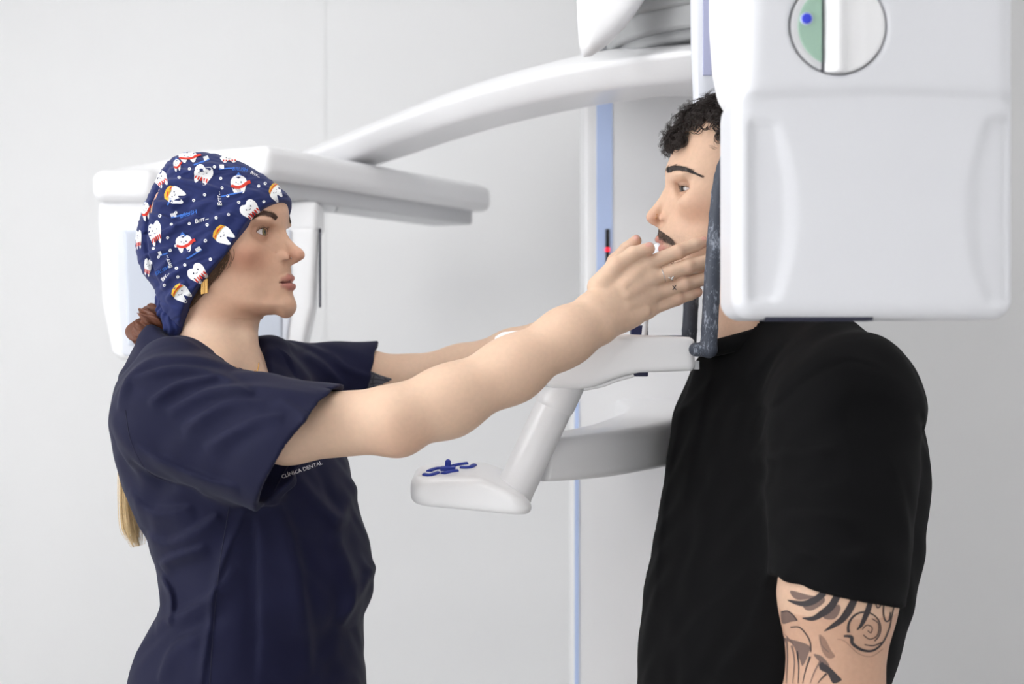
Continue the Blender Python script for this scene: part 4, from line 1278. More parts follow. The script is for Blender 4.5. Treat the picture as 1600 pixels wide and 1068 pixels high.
def brush(x, y, L, ang, thick=4.2):
    c, s = math.cos(ang), -math.sin(ang); d = np.array([c, s]); n = np.array([s, -c])
    p0 = np.array([x, y]); parts = []
    V, F = ribbon_vf([p0, p0 + d * L], thick * .55, n=5); parts.append((V, F, 3))
    for k in range(5):
        q = p0 + d * (L * (.70 + .06 * k)); V, F = ribbon_vf([q, q + n * thick * 1.5], 1.3, n=2); parts.append((V, F, 0, .0003))
    put_on('toothbrush_print', capF, parts, pm, cap, .0007)
for a in [(303, 258, 26, .35), (346, 307, 34, .22), (292, 404, 28, .55), (296, 333, -30, .25), (262, 395, -14, .3), (262, 320, 12, 1.1), (366, 263, -24, .05)]: brush(*a)
lw = []
for b_, x, y, sz, an, mi in [('Brrr...', 305, 349, 9.5, .30, 0), ('Brrr...', 347, 321, 9.5, 1.75, 0), ('Brrr...', 270, 417, 8.5, 2.0, 0), ('Brr...', 255, 440, 8, .9, 0), ('BRUSH', 282, 341, 9.0, .30, 3), ('BRUSH', 362, 266, 8.0, -.10, 3), ('BRUSH', 244, 430, 7.5, .5, 3), ('Brrr...', 390, 271, 7, -.45, 0)]:
    V, F = text_px(b_, x, y, sz, an, .18, .012); lw.append((V, F, mi))
    put_on('lettering', capF, [(V, F, mi)], pm, cap, .0008)
sp = []
for x, y in [(296, 264), (335, 261), (345, 279), (347, 294), (320, 304), (303, 313), (338, 340), (357, 335), (275, 332), (296, 349), (324, 351), (321, 376), (266, 391), (275, 384), (262, 371), (236, 410), (248, 401), (329, 405), (276, 419), (289, 414), (278, 432), (304, 435), (257, 445), (412, 315), (404, 291), (373, 316), (378, 252), (414, 287), (356, 306), (250, 337), (268, 350), (240, 388), (392, 258), (280, 277)]:
    V, F = disc_vf([(x + 2.5 * math.cos(a), y + 2.5 * math.sin(a)) for a in np.linspace(0, 6.283, 9)[:-1]], 1); sp.append((V, F, 0))
    V, F = disc_vf([(x + .9 * math.cos(a), y + .9 * math.sin(a)) for a in np.linspace(0, 6.283, 7)[:-1]], 1); sp.append((V, F, 4, .0004))
so = put_on('snow_dots', capF, sp, pm, cap, .0007); so['kind'] = 'stuff'

# --- hair, scrunchie, jewellery
M['hair_b'] = mat('brown_hair', lin(104, 78, 58), .5, .4, noise=(300, .25))
M['hair_bl'] = mat('blond_hair', lin(218, 190, 144), .5, .4, noise=(240, .22))
hq, ho = [], []
for k in range(260):
    t = rng.uniform(0, 1); a = np.array([356, 388]) * (1 - t) + np.array([294, 474]) * t; a = a + rng.normal(0, 2, 2) + np.array([rng.uniform(-4, 9), 0])
    b = a + np.array([-12 - 8 * t, 30 - 12 * t]) * rng.uniform(.5, 1.0) + rng.normal(0, 2.5, 2); b[1] = min(b[1], 490); b[0] = max(b[0], 288)
    hq += [a, a * .6 + b * .4 + np.array([3, 0]), b]; ho += [.0016 + .002 * rng.uniform()] * 3
hp = on_skin(bF, np.array(hq), np.array(ho)).reshape(-1, 3, 3)
items = [(catmull(q, 4), .0006) for q in hp]
V, F = strands(items, 3); kid(make_mesh('side_hair', V, F, M['hair_b']), WM)
items = []
for k in range(420):
    u, v = rng.normal(0, 1, 2); fa = rng.uniform(.6, 1.1)
    ctr = catmull([P(246, 497, .01), P(234, 528, .02), P(219, 562, .04), P(210, 640, .065), P(204, 720, .06), P(204, 785, .05), P(208, 825, .045), P(216, 857, .045)], 5)
    n_ = len(ctr); e = int(n_ * rng.uniform(.86, 1)); wv = np.interp(np.linspace(0, 1, n_), [0, .1, .45, .85, 1], [.004, .005, .006, .0065, .003])
    pth = ctr + np.outer(wv * u, [1, 0, 0.2]) + np.outer(wv * v * 1.3, [0, 1, 0]); items.append((pth[:e], .00075))
V, F = strands(items, 3); kid(make_mesh('ponytail', V, F, M['hair_bl']), WM)
# scrunchie
M['satin'] = mat('brown_satin', lin(104, 62, 44), .5, .35, noise=(60, .12), bump=[(120, .3, .001)])
th = np.linspace(0, 2 * math.pi, 220, endpoint=False); ph = np.linspace(0, 2 * math.pi, 44, endpoint=False)
cc = P(236, 508, -.005); ax = axes((.80, -.15, -.60), (0.5, 0, .8))
V = []
for t in th:
    lob = 1 + .25 * math.sin(3 * t + .6) + .14 * math.sin(7 * t + 1)
    for p_ in ph:
        rr = .0140 * lob * (1 + .15 * math.sin(13 * t + 1.6 * math.sin(p_ + t)) + .07 * math.sin(29 * t + 3 * math.sin(2 * p_)) + .10 * math.sin(3 * p_ + 5 * t))
        R_ = .0135 * (1 + .1 * math.sin(2 * t)) + rr * math.cos(p_) * .95
        l = np.array([rr * math.sin(p_) * 1.2, R_ * math.cos(t), R_ * math.sin(t)]); V.append(cc + ax @ l)
n1, n2 = len(th), len(ph)
F = [(i * n2 + j, ((i + 1) % n1) * n2 + j, ((i + 1) % n1) * n2 + (j + 1) % n2, i * n2 + (j + 1) % n2) for i in range(n1) for j in range(n2)]
kid(make_mesh('scrunchie', V, F, M['satin']), WM)
# earring: four short gold bars
er = hit(bF, [(321, 448)])[0] + np.array([0, -.006, 0])
parts = []
for k in range(4):
    x = er[0] + (k - 1.5) * .0024; t = bm_box((x - .0011, er[1] - .0012 - .0006 * (k % 2), er[2] - .0105 + .0006 * k), (x + .0011, er[1] + .0012, er[2] + .0110), .0004)
    t.verts.index_update(); parts.append((np.array([v.co for v in t.verts]), [tuple(v.index for v in f_.verts) for f_ in t.faces])); t.free()
V, F, _ = join_vf(parts); kid(make_mesh('earring', V, F, M['gold'], smooth=False), WM)
nk = on_skin(bF, catmull([(322, 556), (345, 565), (372, 576), (392, 585), (398, 586), (402, 578), (404, 566)], 6), .0008)
V, F = tube_mesh(nk, .0008, 6); kid(make_mesh('necklace', V, F, M['gold']), WM)
pd = on_skin(bF, [(397.5, 582)], .002)[0]
f = Field(); f.add(ellipsoid(pd, (.0024, .0024, .0026))); f.add(ellipsoid(pd + np.array([.001, 0, -.006]), (.0018, .0018, .0028))); kid(field_obj('pendant', f, .0008, M['gold']), WM)
# ring on the middle finger
mp_ = nf[1][0][0] * .58 + nf[1][0][1] * .42; dv = nf[1][0][1] - nf[1][0][0]; Mr = axes(dv, (0, 0, 1))
ring_pts = np.array([mp_ + Mr @ np.array([.0022 * math.cos(a), .0104 * math.cos(a), .0104 * math.sin(a)]) for a in np.linspace(0, 2 * math.pi, 49)])
V, F = tube_mesh(ring_pts, .0008, 6); rg = kid(make_mesh('ring', V, F, M['silver']), WM)
c = on_skin(bF, [(1048.5, 433)], .0012)[0]
f = Field(); f.add(ellipsoid(c + np.array([-.002, 0, 0]), (.0026, .0012, .0013), axes((.9, 0, -.35), (0, 0, 1)))); f.add(ellipsoid(c + np.array([.002, 0, .0006]), (.0022, .0012, .0012), axes((.7, 0, .6), (0, 0, 1))), .001); f.add(ellipsoid(c + np.array([.001, 0, -.002]), (.0012, .0012, .0020)), .001)
kid(field_obj('ring_leaf', f, .0006, M['silver']), rg)
INK = mat('faded_ink', lin(92, 84, 82), .6, .3)
put_on('finger_tattoo', bF, [(*ribbon_vf([(1050.8, 446), (1056.6, 452.5)], 1.5, n=3), 0), (*ribbon_vf([(1056.4, 445.2), (1051.0, 453)], 1.5, n=3), 0)], [INK], w_body, .0003)
# fingernails: index, thumb near and thumb far
M['nail'] = mat('fingernail', lin(226, 172, 158), .25, .5, coat=.3)
def nail(px, rx, ry, ang):
    c, s = math.cos(ang), math.sin(ang); ct = [(px[0] + rx * math.cos(a) * c - ry * math.sin(a) * s, px[1] + rx * math.cos(a) * s + ry * math.sin(a) * c) for a in np.linspace(0, 6.283, 17)[:-1]]
    V, F = disc_vf(ct, 2); put_on('fingernail', bF, [(V, F, 0)], [M['nail']], w_body, .0005)
nail((1014.5, 381.8), 6.8, 3.4, -.32); nail((1100.5, 372.5), 4.8, 2.8, -.28); nail((994.5, 370), 4.0, 5.0, .6)
# tattoo on the far forearm
INK2 = mat('grey_ink', lin(88, 88, 96), .6, .3); INK3 = mat('dark_ink', lin(58, 58, 66), .6, .3)
tt = [(*disc_vf([(566, 579), (580, 580), (592, 585), (604, 589), (612, 591), (608, 595), (596, 600), (584, 604), (568, 606)], 3), 0)]
for ln in ([(572, 584), (584, 584), (594, 590)], [(576, 592), (588, 592), (600, 594), (608, 596)], [(578, 600), (588, 598), (598, 600)], [(574, 606), (584, 604), (592, 606)], [(600, 590), (604, 593), (612, 593)], [(584, 586), (582, 596), (584, 606)]):
    tt.append((*ribbon_vf(ln, 2.2, 1.2, n=4), 1, .0003))
farF = Field(); 
farF.add(chain([wS2, P(560, 588, .19), wE2], [.044, .0405, .036], .02), 0.02); farF.add(chain([wE2, P(720, 577, .20), P(800, 549, .165), wW2], [.036, .0355, .031, .0245], .02), 0.014)
put_on('forearm_tattoo', farF, tt, [INK2, INK3], w_body, .0008)

# --- scrub top
tF = Field()
w_loft = Loft(w_rows, wfw)
tF.add(w_loft)
tF.add(chain([P(308, 572, -.064), P(276, 592, -.112), P(278, 630, -.142)], [.028, .052, .070], .03), .04)
tF.add(chain([P(420, 560, .06), P(450, 590, .12)], [.035, .05], .03), .04)
tF.add(rcone(P(270, 548, -.01), P(262, 590, 0), .050, .06), .05)
# near sleeve
def sleeve(S, H, rS, rH, n, ky, thick=.0045, depth=.10, lowdrop=0.0):
    n = np.asarray(n, float) / np.linalg.norm(n); S = np.asarray(S, float); H = np.asarray(H, float)
    ax_ = (H - S) / np.linalg.norm(H - S); end = H + ax_ * .12; rE = rH + (rH - rS) * .12 / np.linalg.norm(H - S)
    sc = np.array([1, ky, 1.0])
    o_ = rcone(S * sc, end * sc, rS, rE); i_ = rcone((H - ax_ * depth) * sc, end * sc, rH - thick - .012, rE - thick)
    def f(p):
        q = p * sc
        pl = (p - H) @ n
        return smax(smax(o_(q), pl, .003), -i_(q), .003)
    R_ = max(rS, rE) / min(1, ky) + .02
    f.lo = np.minimum(S, end) - R_; f.hi = np.maximum(S, end) + R_
    return f
sl_n = sleeve(P(274, 655, -.150), P(466, 702, -.205), .078, .089, (.80, -.10, -.56), 1.16)
tF.add(sl_n, .035)
sl_f = sleeve(P(455, 592, .15), P(578, 588, .195), .055, .054, (.97, .1, -.22), 1.0)
tF.add(sl_f, .03)
# neck opening (a wide V)
V0 = P(262, 517, 0); V1 = P(412, 603, 0)
pn = np.array([-(V1[2] - V0[2]), 0, V1[0] - V0[0]]); pn /= np.linalg.norm(pn)
def neck_open(p):
    pl = -((p - V0) @ pn)                               # negative above the plane
    u = ((p - V0) @ (V1 - V0)) / ((V1 - V0) @ (V1 - V0))
    c = np.array([wfw[0], wfw[1]])
    lat = (p[:, 0] - X0(345)) * -wfw[1] + (p[:, 1]) * wfw[0]
    w = np.interp(u, [-.3, .0, .45, .8, 1.0, 1.15], [.05, .070, .080, .050, .018, .0])
    lx = p[:, 1] + .0 - np.interp(u, [0, 1], [0, -.03])
    return np.maximum(pl, (np.abs(lx) - w) * .9)
neck_open.lo = np.array([-.56, -.12, 1.32]); neck_open.hi = np.array([-.32, .12, 1.47])
tF.add(neck_open, .006, 's')
scrub_folds = fold_fn([([(205, 640), (215, 590), (255, 558), (320, 556), (375, 575)], 9, 4.5), ([(225, 590), (290, 572), (360, 582), (420, 612)], 8, 4.0), ([(255, 625), (300, 596), (360, 585)], 8, 4.0), ([(285, 640), (350, 606), (430, 600), (520, 612)], 9, 4.5),
                       ([(310, 665), (375, 625), (440, 622)], 9, 3.5), ([(345, 690), (420, 650), (470, 640)], 10, 3.5), ([(232, 690), (280, 712), (340, 735), (400, 750)], 12, 5.0), ([(215, 715), (260, 745), (330, 758)], 10, -4.0),
                       ([(190, 770), (240, 800), (310, 790)], 14, 4.0), ([(215, 840), (260, 850), (320, 820), (350, 800)], 12, 4.0), ([(238, 890), (270, 870), (330, 850)], 10, 5.0), ([(240, 905), (262, 930), (262, 980)], 7, 4.0),
                       ([(225, 985), (270, 965), (330, 930), (370, 880)], 12, 4.5), ([(390, 790), (345, 900), (330, 1000), (322, 1068)], 6, 3.0), ([(430, 770), (460, 860), (475, 960), (478, 1068)], 14, 5.0), ([(395, 800), (400, 900), (400, 1068)], 13, -4.0),
                       ([(455, 740), (500, 800), (530, 830)], 12, 4.5), ([(545, 760), (520, 840), (545, 930), (535, 1010)], 13, 4.0), ([(575, 905), (545, 960), (520, 1000)], 9, 4.0), ([(250, 1068), (270, 1010), (330, 980)], 12, 3.5),
                       ([(460, 616), (500, 640), (492, 655)], 5, 2.0)], -.14)
far_folds = fold_fn([([(440, 545), (470, 560), (500, 600)], 8, 4), ([(480, 550), (510, 570), (540, 605)], 8, 4), ([(520, 555), (545, 575), (585, 590)], 7, 3), ([(415, 545), (425, 575), (440, 600)], 6, 3)], .12)
def scrub_warp(p, d):
    near = p[:, 1] < .03
    w = np.zeros(len(p))
    w[near] = scrub_folds(p[near]) * 1.8; w[~near] = far_folds(p[~near]) * 1.4
    n = .0016 * np.sin(p[:, 0] * 62 + 2.5 * np.sin(p[:, 2] * 38 + p[:, 1] * 30)) * np.sin(p[:, 2] * 47 + 2 * np.sin(p[:, 1] * 50))
    return d - w * np.clip((.045 - np.abs(d)) / .03, 0, 1) - n
tF.warp(scrub_warp, (-.7, -.4, .6), (-.1, .4, 1.5))
M['scrub'] = mat('navy_scrub_cloth', lin(17, 19, 48), .75, .2, noise=(30, .05), bump=[(1400, .10, .0003), (45, .10, .003)], sheen=.05)
top = kid(field_obj('scrub_top', tF, .0034, M['scrub'], lo=(-.64, -.36, Z0(1300) - .01), hi=(-.14, .32, 1.46)), WM)
V, F = text_px('CLÍNICA DENTAL', 441, 748, 8.4, .352, 0, .010)
put_on('chest_lettering', tF, [(V, F, 0)], [mat('white_print', lin(215, 215, 222), .7)], top, .0008)
# hem stitching and side seam
st_ = mat('navy_seam', lin(24, 25, 50), .8)
for ln in ([(428, 768), (447, 733), (470, 700), (496, 664), (512, 640), (520, 622)], [(358, 792), (345, 870), (335, 960), (328, 1068)], [(196, 640), (205, 690), (230, 735), (268, 755)]):
    pts = on_skin(tF, catmull(ln, 6), .0002); V, F = tube_mesh(pts, .0006, 5); kid(make_mesh('seam', V, F, st_), top)
# trousers and shoes (below the picture)
lF = Field(); cx = X0(388)
lF.add(ellipsoid((cx, 0, .86), (.145, .185, .15)))
for s in (-1, 1):
    off = np.array([-.04 * -s, s * .095, 0])
    lF.add(chain([np.array([cx, 0, .84]) + off, np.array([cx + .01, 0, .48]) + off, np.array([cx - .02, 0, .09]) + off], [.095, .075, .070], .02), .03)
kid(field_obj('trousers', lF, .009, M['scrub']), WM)
M['shoe'] = mat('white_clog', lin(225, 225, 225), .5)
for s in (-1, 1):
    f = Field(); b_ = np.array([cx - .02 - .04 * -s, s * .095, .0])
    f.add(chain([b_ + np.array([-.03, 0, .045]), b_ + np.array([.05, -.01, .045]), b_ + np.array([.15, -.03, .035])], [.044, .046, .034], .02), .01)
    def fl(p): return .0 - p[:, 2]
    fl.lo = np.array([-9, -9, -9.]); fl.hi = np.array([9, 9, 9.]); f.add(fl, .004, 'i')
    kid(field_obj('shoe', f, .006, M['shoe']), WM)
# ------------------------------------------------------------------ the man in the black t-shirt
SKM = np.array(lin(214, 178, 153))
MN = empty('person', (X0(1225), 0.0, 0.0), 'man with curly dark hair in a black t-shirt, head held in the scanner', 'person')
m_ang = math.radians(28)
mfw = (-math.cos(m_ang), -math.sin(m_ang))
m_rows = [(505, 1128, 1300, .07), (535, 1112, 1345, .12), (570, 1093, 1372, .165), (610, 1080, 1392, .185), (650, 1062, 1410, .198), (700, 1055, 1425, .203), (760, 1046, 1428, .203), (850, 1032, 1424, .198), (920, 1015, 1412, .195), (980, 1006, 1394, .193), (1068, 1001, 1366, .190), (1200, 998, 1362, .192), (1320, 1000, 1360, .192)]
mF = Field()
mF.add(relief([(1041, 264), (1046, 248), (1054, 230), (1064, 206), (1084, 180), (1112, 164), (1150, 157), (1190, 162), (1224, 186), (1244, 226), (1247, 272), (1236, 320), (1212, 362), (1170, 392), (1120, 398), (1082, 380), (1058, 340), (1044, 290)], .074, .070))
mface = Face([(1050, 240), (1044, 254), (1041, 264), (1042.5, 274), (1047, 286), (1049, 296), (1048, 310), (1043, 326), (1037, 342), (1032, 356), (1030, 366), (1030, 378), (1031, 388), (1034, 400), (1034, 406), (1033, 414), (1033, 422), (1035, 430), (1042, 437)], -1,
             [(1020, 437), (1045, 438.5), (1070, 436), (1100, 428), (1130, 416), (1152, 402), (1180, 380)], 1190, 262,
             [(262, .066), (296, .0665), (330, .066), (365, .062), (400, .058), (425, .054), (440, .050)], [(262, .060), (296, .078), (330, .088), (365, .110), (400, .108), (425, .086), (440, .070)], Rj=.020, Rt=.02)
mF.add(mface.f, .012)
mF.add(both(ellipsoid((X0(1088), -.049, Z0(318)), (.026, .016, .018))), .022)
m_eye = np.array([.2445, -.0330, 1.4 + (534 - 291.5) * .0009 * .970]); m_gaze = (-.95, -.22, -.03); m_axis = (-.93, -.36, -.02)
mF.add(both(ellipsoid((X0(1108), -.048, Z0(400)), (.034, .012, .026))), .026)
mF.add(both(ellipsoid(m_eye + np.array([-.009, -.003, .001]), (.0120, .017, .0110))), .014, 's')
mlid, mcarve, medge = eyelids(m_eye, m_axis, 15, 18, 52, 68)
mF.add(both(mlid), .005)
mF.add(both(ellipsoid(m_eye + np.array([-.0095, -.003, .0175]), (.012, .022, .0060))), .011)
mF.add(both(mcarve), .0008, 's')
mF.add(both(chain([np.array([X0(1062), -.008, Z0(296)]), np.array([X0(1050), -.0085, Z0(320)]), np.array([X0(1044), -.0085, Z0(338)])], [.0075, .0080, .0070], .004)), .012)
mF.add(chain([P(1051, 288, 0), P(1042, 305, 0), P(1023.5, 332, 0)], [.0058, .0065, .0078], .004), .010)
mF.add(ellipsoid(P(1020.3, 339.3, 0), (.0096, .0105, .0084)), .007)
mF.add(both(ellipsoid(np.array([X0(1040), -.0138, Z0(342.5)]), (.0104, .0064, .0086))), .0035)
mF.add(both(chain([np.array([X0(a), -y, Z0(b)]) for a, b, y in ((1050, 337, .0180), (1052.5, 343, .0190), (1050, 350, .0183))], [.0006, .0012, .0009], .002)), .006, 's')
mF.add(rcone(P(1022, 346, 0), P(1036, 354, 0), .0042, .0050), .006)
mF.add(both(ellipsoid(np.array([X0(1029), -.0150, Z0(348.6)]), (.0068, .0075, .0028))), .002, 's')
m_ul = lipc([(1028.5, 374, 0), (1030, 373.5, .006), (1036, 376, .015), (1047, 383, .0255)], [.0048, .0050, .0046, .0026])
m_ll = lipc([(1033, 389, 0), (1034, 389, .007), (1038, 388, .015), (1047, 386, .0255)], [.0054, .0056, .0050, .0026])
mF.add(both(m_ul), .004); mF.add(both(m_ll), .0035)
m_ml = lipc([(1025, 381, 0), (1028, 381, .007), (1035, 382, .015), (1051, 385.5, .0245)], [.0016, .0016, .0013, .0009]); mF.add(both(m_ml), .0015, 's')
mF.add(both(ellipsoid(np.array([X0(1158), -.078, Z0(312)]), (.005, .017, .031), axes((.35, -1, 0), (-.2, 0, 1)))), .006)
mF.add(both(ellipsoid(np.array([X0(1153), -.084, Z0(308)]), (.004, .009, .018), axes((.35, -1, 0), (-.2, 0, 1)))), .005, 's')
mF.add(ellipsoid(P(1044, 421, 0), (.0110, .017, .0125)), .012)
mF.add(rcone(P(1180, 390, 0), P(1196, 545, 0), .0600, .0625), .022)
mF.add(both(rcone(P(1130, 410, -.035), P(1120, 400, -.045), .014, .014)), .02)
m_core = Loft([(r[0], r[1] + 20, r[2] - 16, r[3] - .018) for r in m_rows if r[0] < 900], mfw, grow=-.004)
mF.add(m_core, .04)
mS, mE, mW = P(1322, 640, -.19), P(1304, 1080, -.245), P(1190, 1340, -.235)
mF.add(chain([mS, P(1309, 930, -.235), mE], [.066, .0700, .056], .02), .03)
mF.add(chain([mE, P(1262, 1160, -.245), mW], [.056, .052, .031], .03), .02)
lat2 = np.array([-mfw[1], mfw[0]])
S2 = np.array([X0(1222), .0, Z0(640)]) + np.array([-.025, .16, 0]); E2 = S2 + np.array([.0, .05, -.33]); W2 = E2 + np.array([-.10, .01, -.25])
mF.add(chain([S2, E2, W2], [.065, .052, .030], .02), .03)
def hang_hand(w, fwd, side):
    fw_ = np.array(fwd, float); fw_ /= np.linalg.norm(fw_); sd = np.array(side, float); up = np.cross(sd, fw_)
    fg = []
    for i in range(4):
        b = w + fw_ * (.088 - .004 * abs(i - 1)) + up * (.030 - .020 * i)
        L = [.030, .034, .031, .024][i]
        fg.append(([b, b + fw_ * L * 1.3 + sd * .006, b + fw_ * L * 2.0 + sd * .018, b + fw_ * L * 2.4 + sd * .030], [.010, .009, .008, .007]))
    th_ = ([w + fw_ * .02 + up * .022, w + fw_ * .055 + up * .045 + sd * .01, w + fw_ * .085 + up * .05 + sd * .018, w + fw_ * .11 + up * .048 + sd * .022], [.017, .0125, .010, .008])
    return hand_fields([w + up * .012, w - up * .012], fg, th_)
hl_ = hang_hand(mW, mW - mE, (0, 1, 0)); mF.add(hl_, .014)
hr_ = hang_hand(W2, W2 - E2, (0, -1, 0)); mF.add(hr_, .014)

def m_cols(V):
    x, y, z = V.T; C = np.tile(SKM, (len(V), 1))
    def blend(m, c):
        nonlocal C
        m = np.clip(m, 0, 1)[:, None]; C = C * (1 - m) + np.array(lin(*c)) * m
    head = (z > Z0(470)); q = V.copy(); q[:, 1] = -np.abs(q[:, 1])
    dn = np.exp(-(((x - X0(1020)) / .014) ** 2 + ((z - Z0(342)) / .010) ** 2)) * head; blend(dn * .4, (196, 130, 108))
    blend(np.exp(-(((x - X0(1085)) / .028) ** 2 + ((z - Z0(335)) / .020) ** 2)) * head * .35, (200, 138, 112))
    st = np.clip((Z0(362) - z) / .012, 0, 1) * np.clip((z - Z0(470)) / .02, 0, 1) * np.clip((x - X0(1010)) / .01, 0, 1)
    jawz = np.clip((Z0(345) - z) / .02, 0, 1) * np.clip((x - X0(1085)) / .03, 0, 1) * np.clip((z - Z0(470)) / .02, 0, 1)
    nz = rng.uniform(.35, 1, len(V)); jl = np.clip((z - np.interp(x, [X0(1040), X0(1100), X0(1150), X0(1165)], [Z0(440), Z0(432), Z0(412), Z0(330)])) / .012 + .6, 0, 1); blend(np.maximum(st * np.clip(1 - (np.abs(x - X0(1045)) / .05), .35, 1), jawz) * jl * .38 * nz, (104, 78, 66))
    near = head & (z < Z0(360))
    d = np.full(len(V), 1.0); d[near] = np.minimum(m_ul(q[near]), m_ll(q[near])); blend(np.clip((.0014 - d) / .0016, 0, 1) * .9, (176, 112, 104))
    de = np.full(len(V), 1.0); h2 = head & (z > Z0(340)); de[h2] = np.linalg.norm((q[h2] - m_eye) * np.array([1, 1, 1.2]), axis=1); blend(np.clip((.022 - de) / .008, 0, 1) * .35, (160, 108, 86))
    # scalp under the hair
    hl = np.interp(x, [X0(1050), X0(1062), X0(1085), X0(1120), X0(1140), X0(1150)], [Z0(225), Z0(214), Z0(202), Z0(206), Z0(225), Z0(330)])
    blend(np.clip((z - hl) / .006, 0, 1) * head * (x > X0(1052)), (46, 34, 30))
    arm = (z < Z0(900)); blend(arm * .5, (186, 140, 116))
    return C
M['skin_m'] = mat('tan_skin', tuple(SKM), .50, .35, attr=True, noise=(170, .045), bump=[(380, .12, .0006)], sss=0.10)
m_body = kid(field_obj('body', mF, .0020, M['skin_m'], None, cols=m_cols), MN)
EM2 = eye_material('brown_eye', lin(62, 44, 36))
for s in (1, -1):
    c = m_eye * np.array([1, s, 1]); eyeball(c, np.array([-.90, -.42 if s == 1 else -.20, -.04]), EM2, MN)
lashes(medge, MN, lambda v: v, L=.0022, step=3)
M['hair_d'] = mat('dark_curly_hair', lin(44, 34, 31), .45, .45, noise=(200, .3))
mbw = lambda t: np.interp(t, [0, .15, .5, .8, 1], [6, 11, 9, 5, 1.5])
b1 = brow(mF, [(1042.5, 268), (1050, 263.5), (1064, 263), (1080, 268), (1097, 276)], mbw, MN, M['hair_d'], 170, flip=-1, L=6)
me2 = b1.data.copy(); b2 = bpy.data.objects.new('eyebrow', me2); COL.objects.link(b2)
co = np.empty(len(me2.vertices) * 3, np.float32); me2.vertices.foreach_get('co', co); co = co.reshape(-1, 3); co[:, 1] *= -1; me2.vertices.foreach_set('co', co.ravel()); me2.flip_normals(); kid(b2, MN)
# moustache
starts, ends = [], []
for k in range(330):
    t = rng.uniform(0, 1); v = rng.uniform(0, 1)
    top = np.array([1029, 357]) * (1 - t) + np.array([1048, 371]) * t; bot = np.array([1027, 370]) * (1 - t) + np.array([1053, 381]) * t
    a = top * (1 - v) + bot * v; starts.append(a); ends.append(a + np.array([1.5 + 5 * t, 6.0]) * rng.uniform(.7, 1.2) + rng.normal(0, .8, 2))
S = on_skin(mF, np.array(starts), .0001); E = on_skin(mF, np.array(ends), .0012); Mi = on_skin(mF, (np.array(starts) + np.array(ends)) / 2, .0014)
V, F = strands([(np.array(q), .00022) for q in zip(S, Mi, E)], 3); V2 = V * np.array([1, -1, 1])
VV, FF, _ = join_vf([(V, [tuple(f_) for f_ in F]), (V2, [tuple(f_[::-1]) for f_ in F])])
o = kid(make_mesh('moustache', VV, FF, mat('brown_moustache', lin(80, 64, 55), .5, .4)), MN)
# nose ring
c = hit(mF, [(1025.5, 336)])[0]
V, F = tube_mesh(np.array([c + np.array([.0008 * math.cos(a), -.0008 + .0016 * math.sin(a), -.002 + .0032 * math.cos(a)]) for a in np.linspace(0, 4.6, 16)]), .0005, 6); kid(make_mesh('nose_ring', V, F, M['gold']), MN)

# curls
def scalp(n):
    out = []
    while len(out) < n:
        px = rng.uniform(1050, 1245); py = rng.uniform(156, 330)
        hl = np.interp(px, [1050, 1062, 1085, 1120, 1140, 1155], [228, 216, 203, 205, 226, 330])
        if py < hl: out.append((px, py))
    p = np.array([[X0(a), 0, Z0(b)] for a, b in out]); p[:, 1] = -.06
    return np.array(out)
pxy = scalp(560)
root_n = hit(mF, pxy, .9, 1.0, 120)
root = root_n * np.where(rng.uniform(0, 1, len(root_n)) < .62, 1, -1)[:, None] ** np.array([0, 1, 0])
extra = np.stack([rng.uniform(X0(1056), X0(1230), 160), rng.uniform(-.05, .05, 160), np.full(160, Z0(150))], 1)
extra = newton(mF, extra, it=12, cap=.012); extra = extra[extra[:, 2] > Z0(222)]
fringe = np.stack([rng.uniform(X0(1054), X0(1068), 70), rng.uniform(-.045, .045, 70), rng.uniform(Z0(226), Z0(205), 70)], 1); fringe = newton(mF, fringe, it=10, cap=.012)
roots = np.concatenate([root, extra, fringe]); isf = np.concatenate([np.zeros(len(root) + len(extra)), np.ones(len(fringe))])
nr = grad(mF, roots, 5e-4); nr /= np.linalg.norm(nr, axis=1)[:, None] + 1e-9
items = []
for r0, n0, fr in zip(roots, nr, isf):
    dirv = n0 * 1.0 + rng.normal(0, .45, 3) + np.array([-.35, 0, .1 if not fr else -.45]); dirv /= np.linalg.norm(dirv)
    tang = np.cross(dirv, rng.normal(0, 1, 3)); tang /= np.linalg.norm(tang); b3 = np.cross(dirv, tang)
    L = rng.uniform(.014, .030) if not fr else rng.uniform(.018, .032); tr = rng.uniform(1.4, 2.6); R_ = rng.uniform(.0038, .0072); ph0 = rng.uniform(0, 6.28)
    hand_ = 1 if rng.uniform() < .5 else -1
    t = np.linspace(0, 1, 22)
    for s in range(5):
        o3 = rng.normal(0, .0013, 3); a = hand_ * 2 * math.pi * tr * t + ph0 + rng.normal(0, .25)
        rad = R_ * np.minimum(t * 4, 1) * rng.uniform(.85, 1.15)
        pth = r0 - n0 * .002 + o3 + np.outer(L * t, dirv) + (np.cos(a) * rad)[:, None] * tang + (np.sin(a) * rad)[:, None] * b3
        pth[:, 2] -= .006 * t * t
        items.append((pth, rng.uniform(.00030, .00052)))
V, F = strands(items, 3); h_ = kid(make_mesh('curly_hair', V, F, M['hair_d']), MN); h_['label'] = 'short dark brown curly hair'

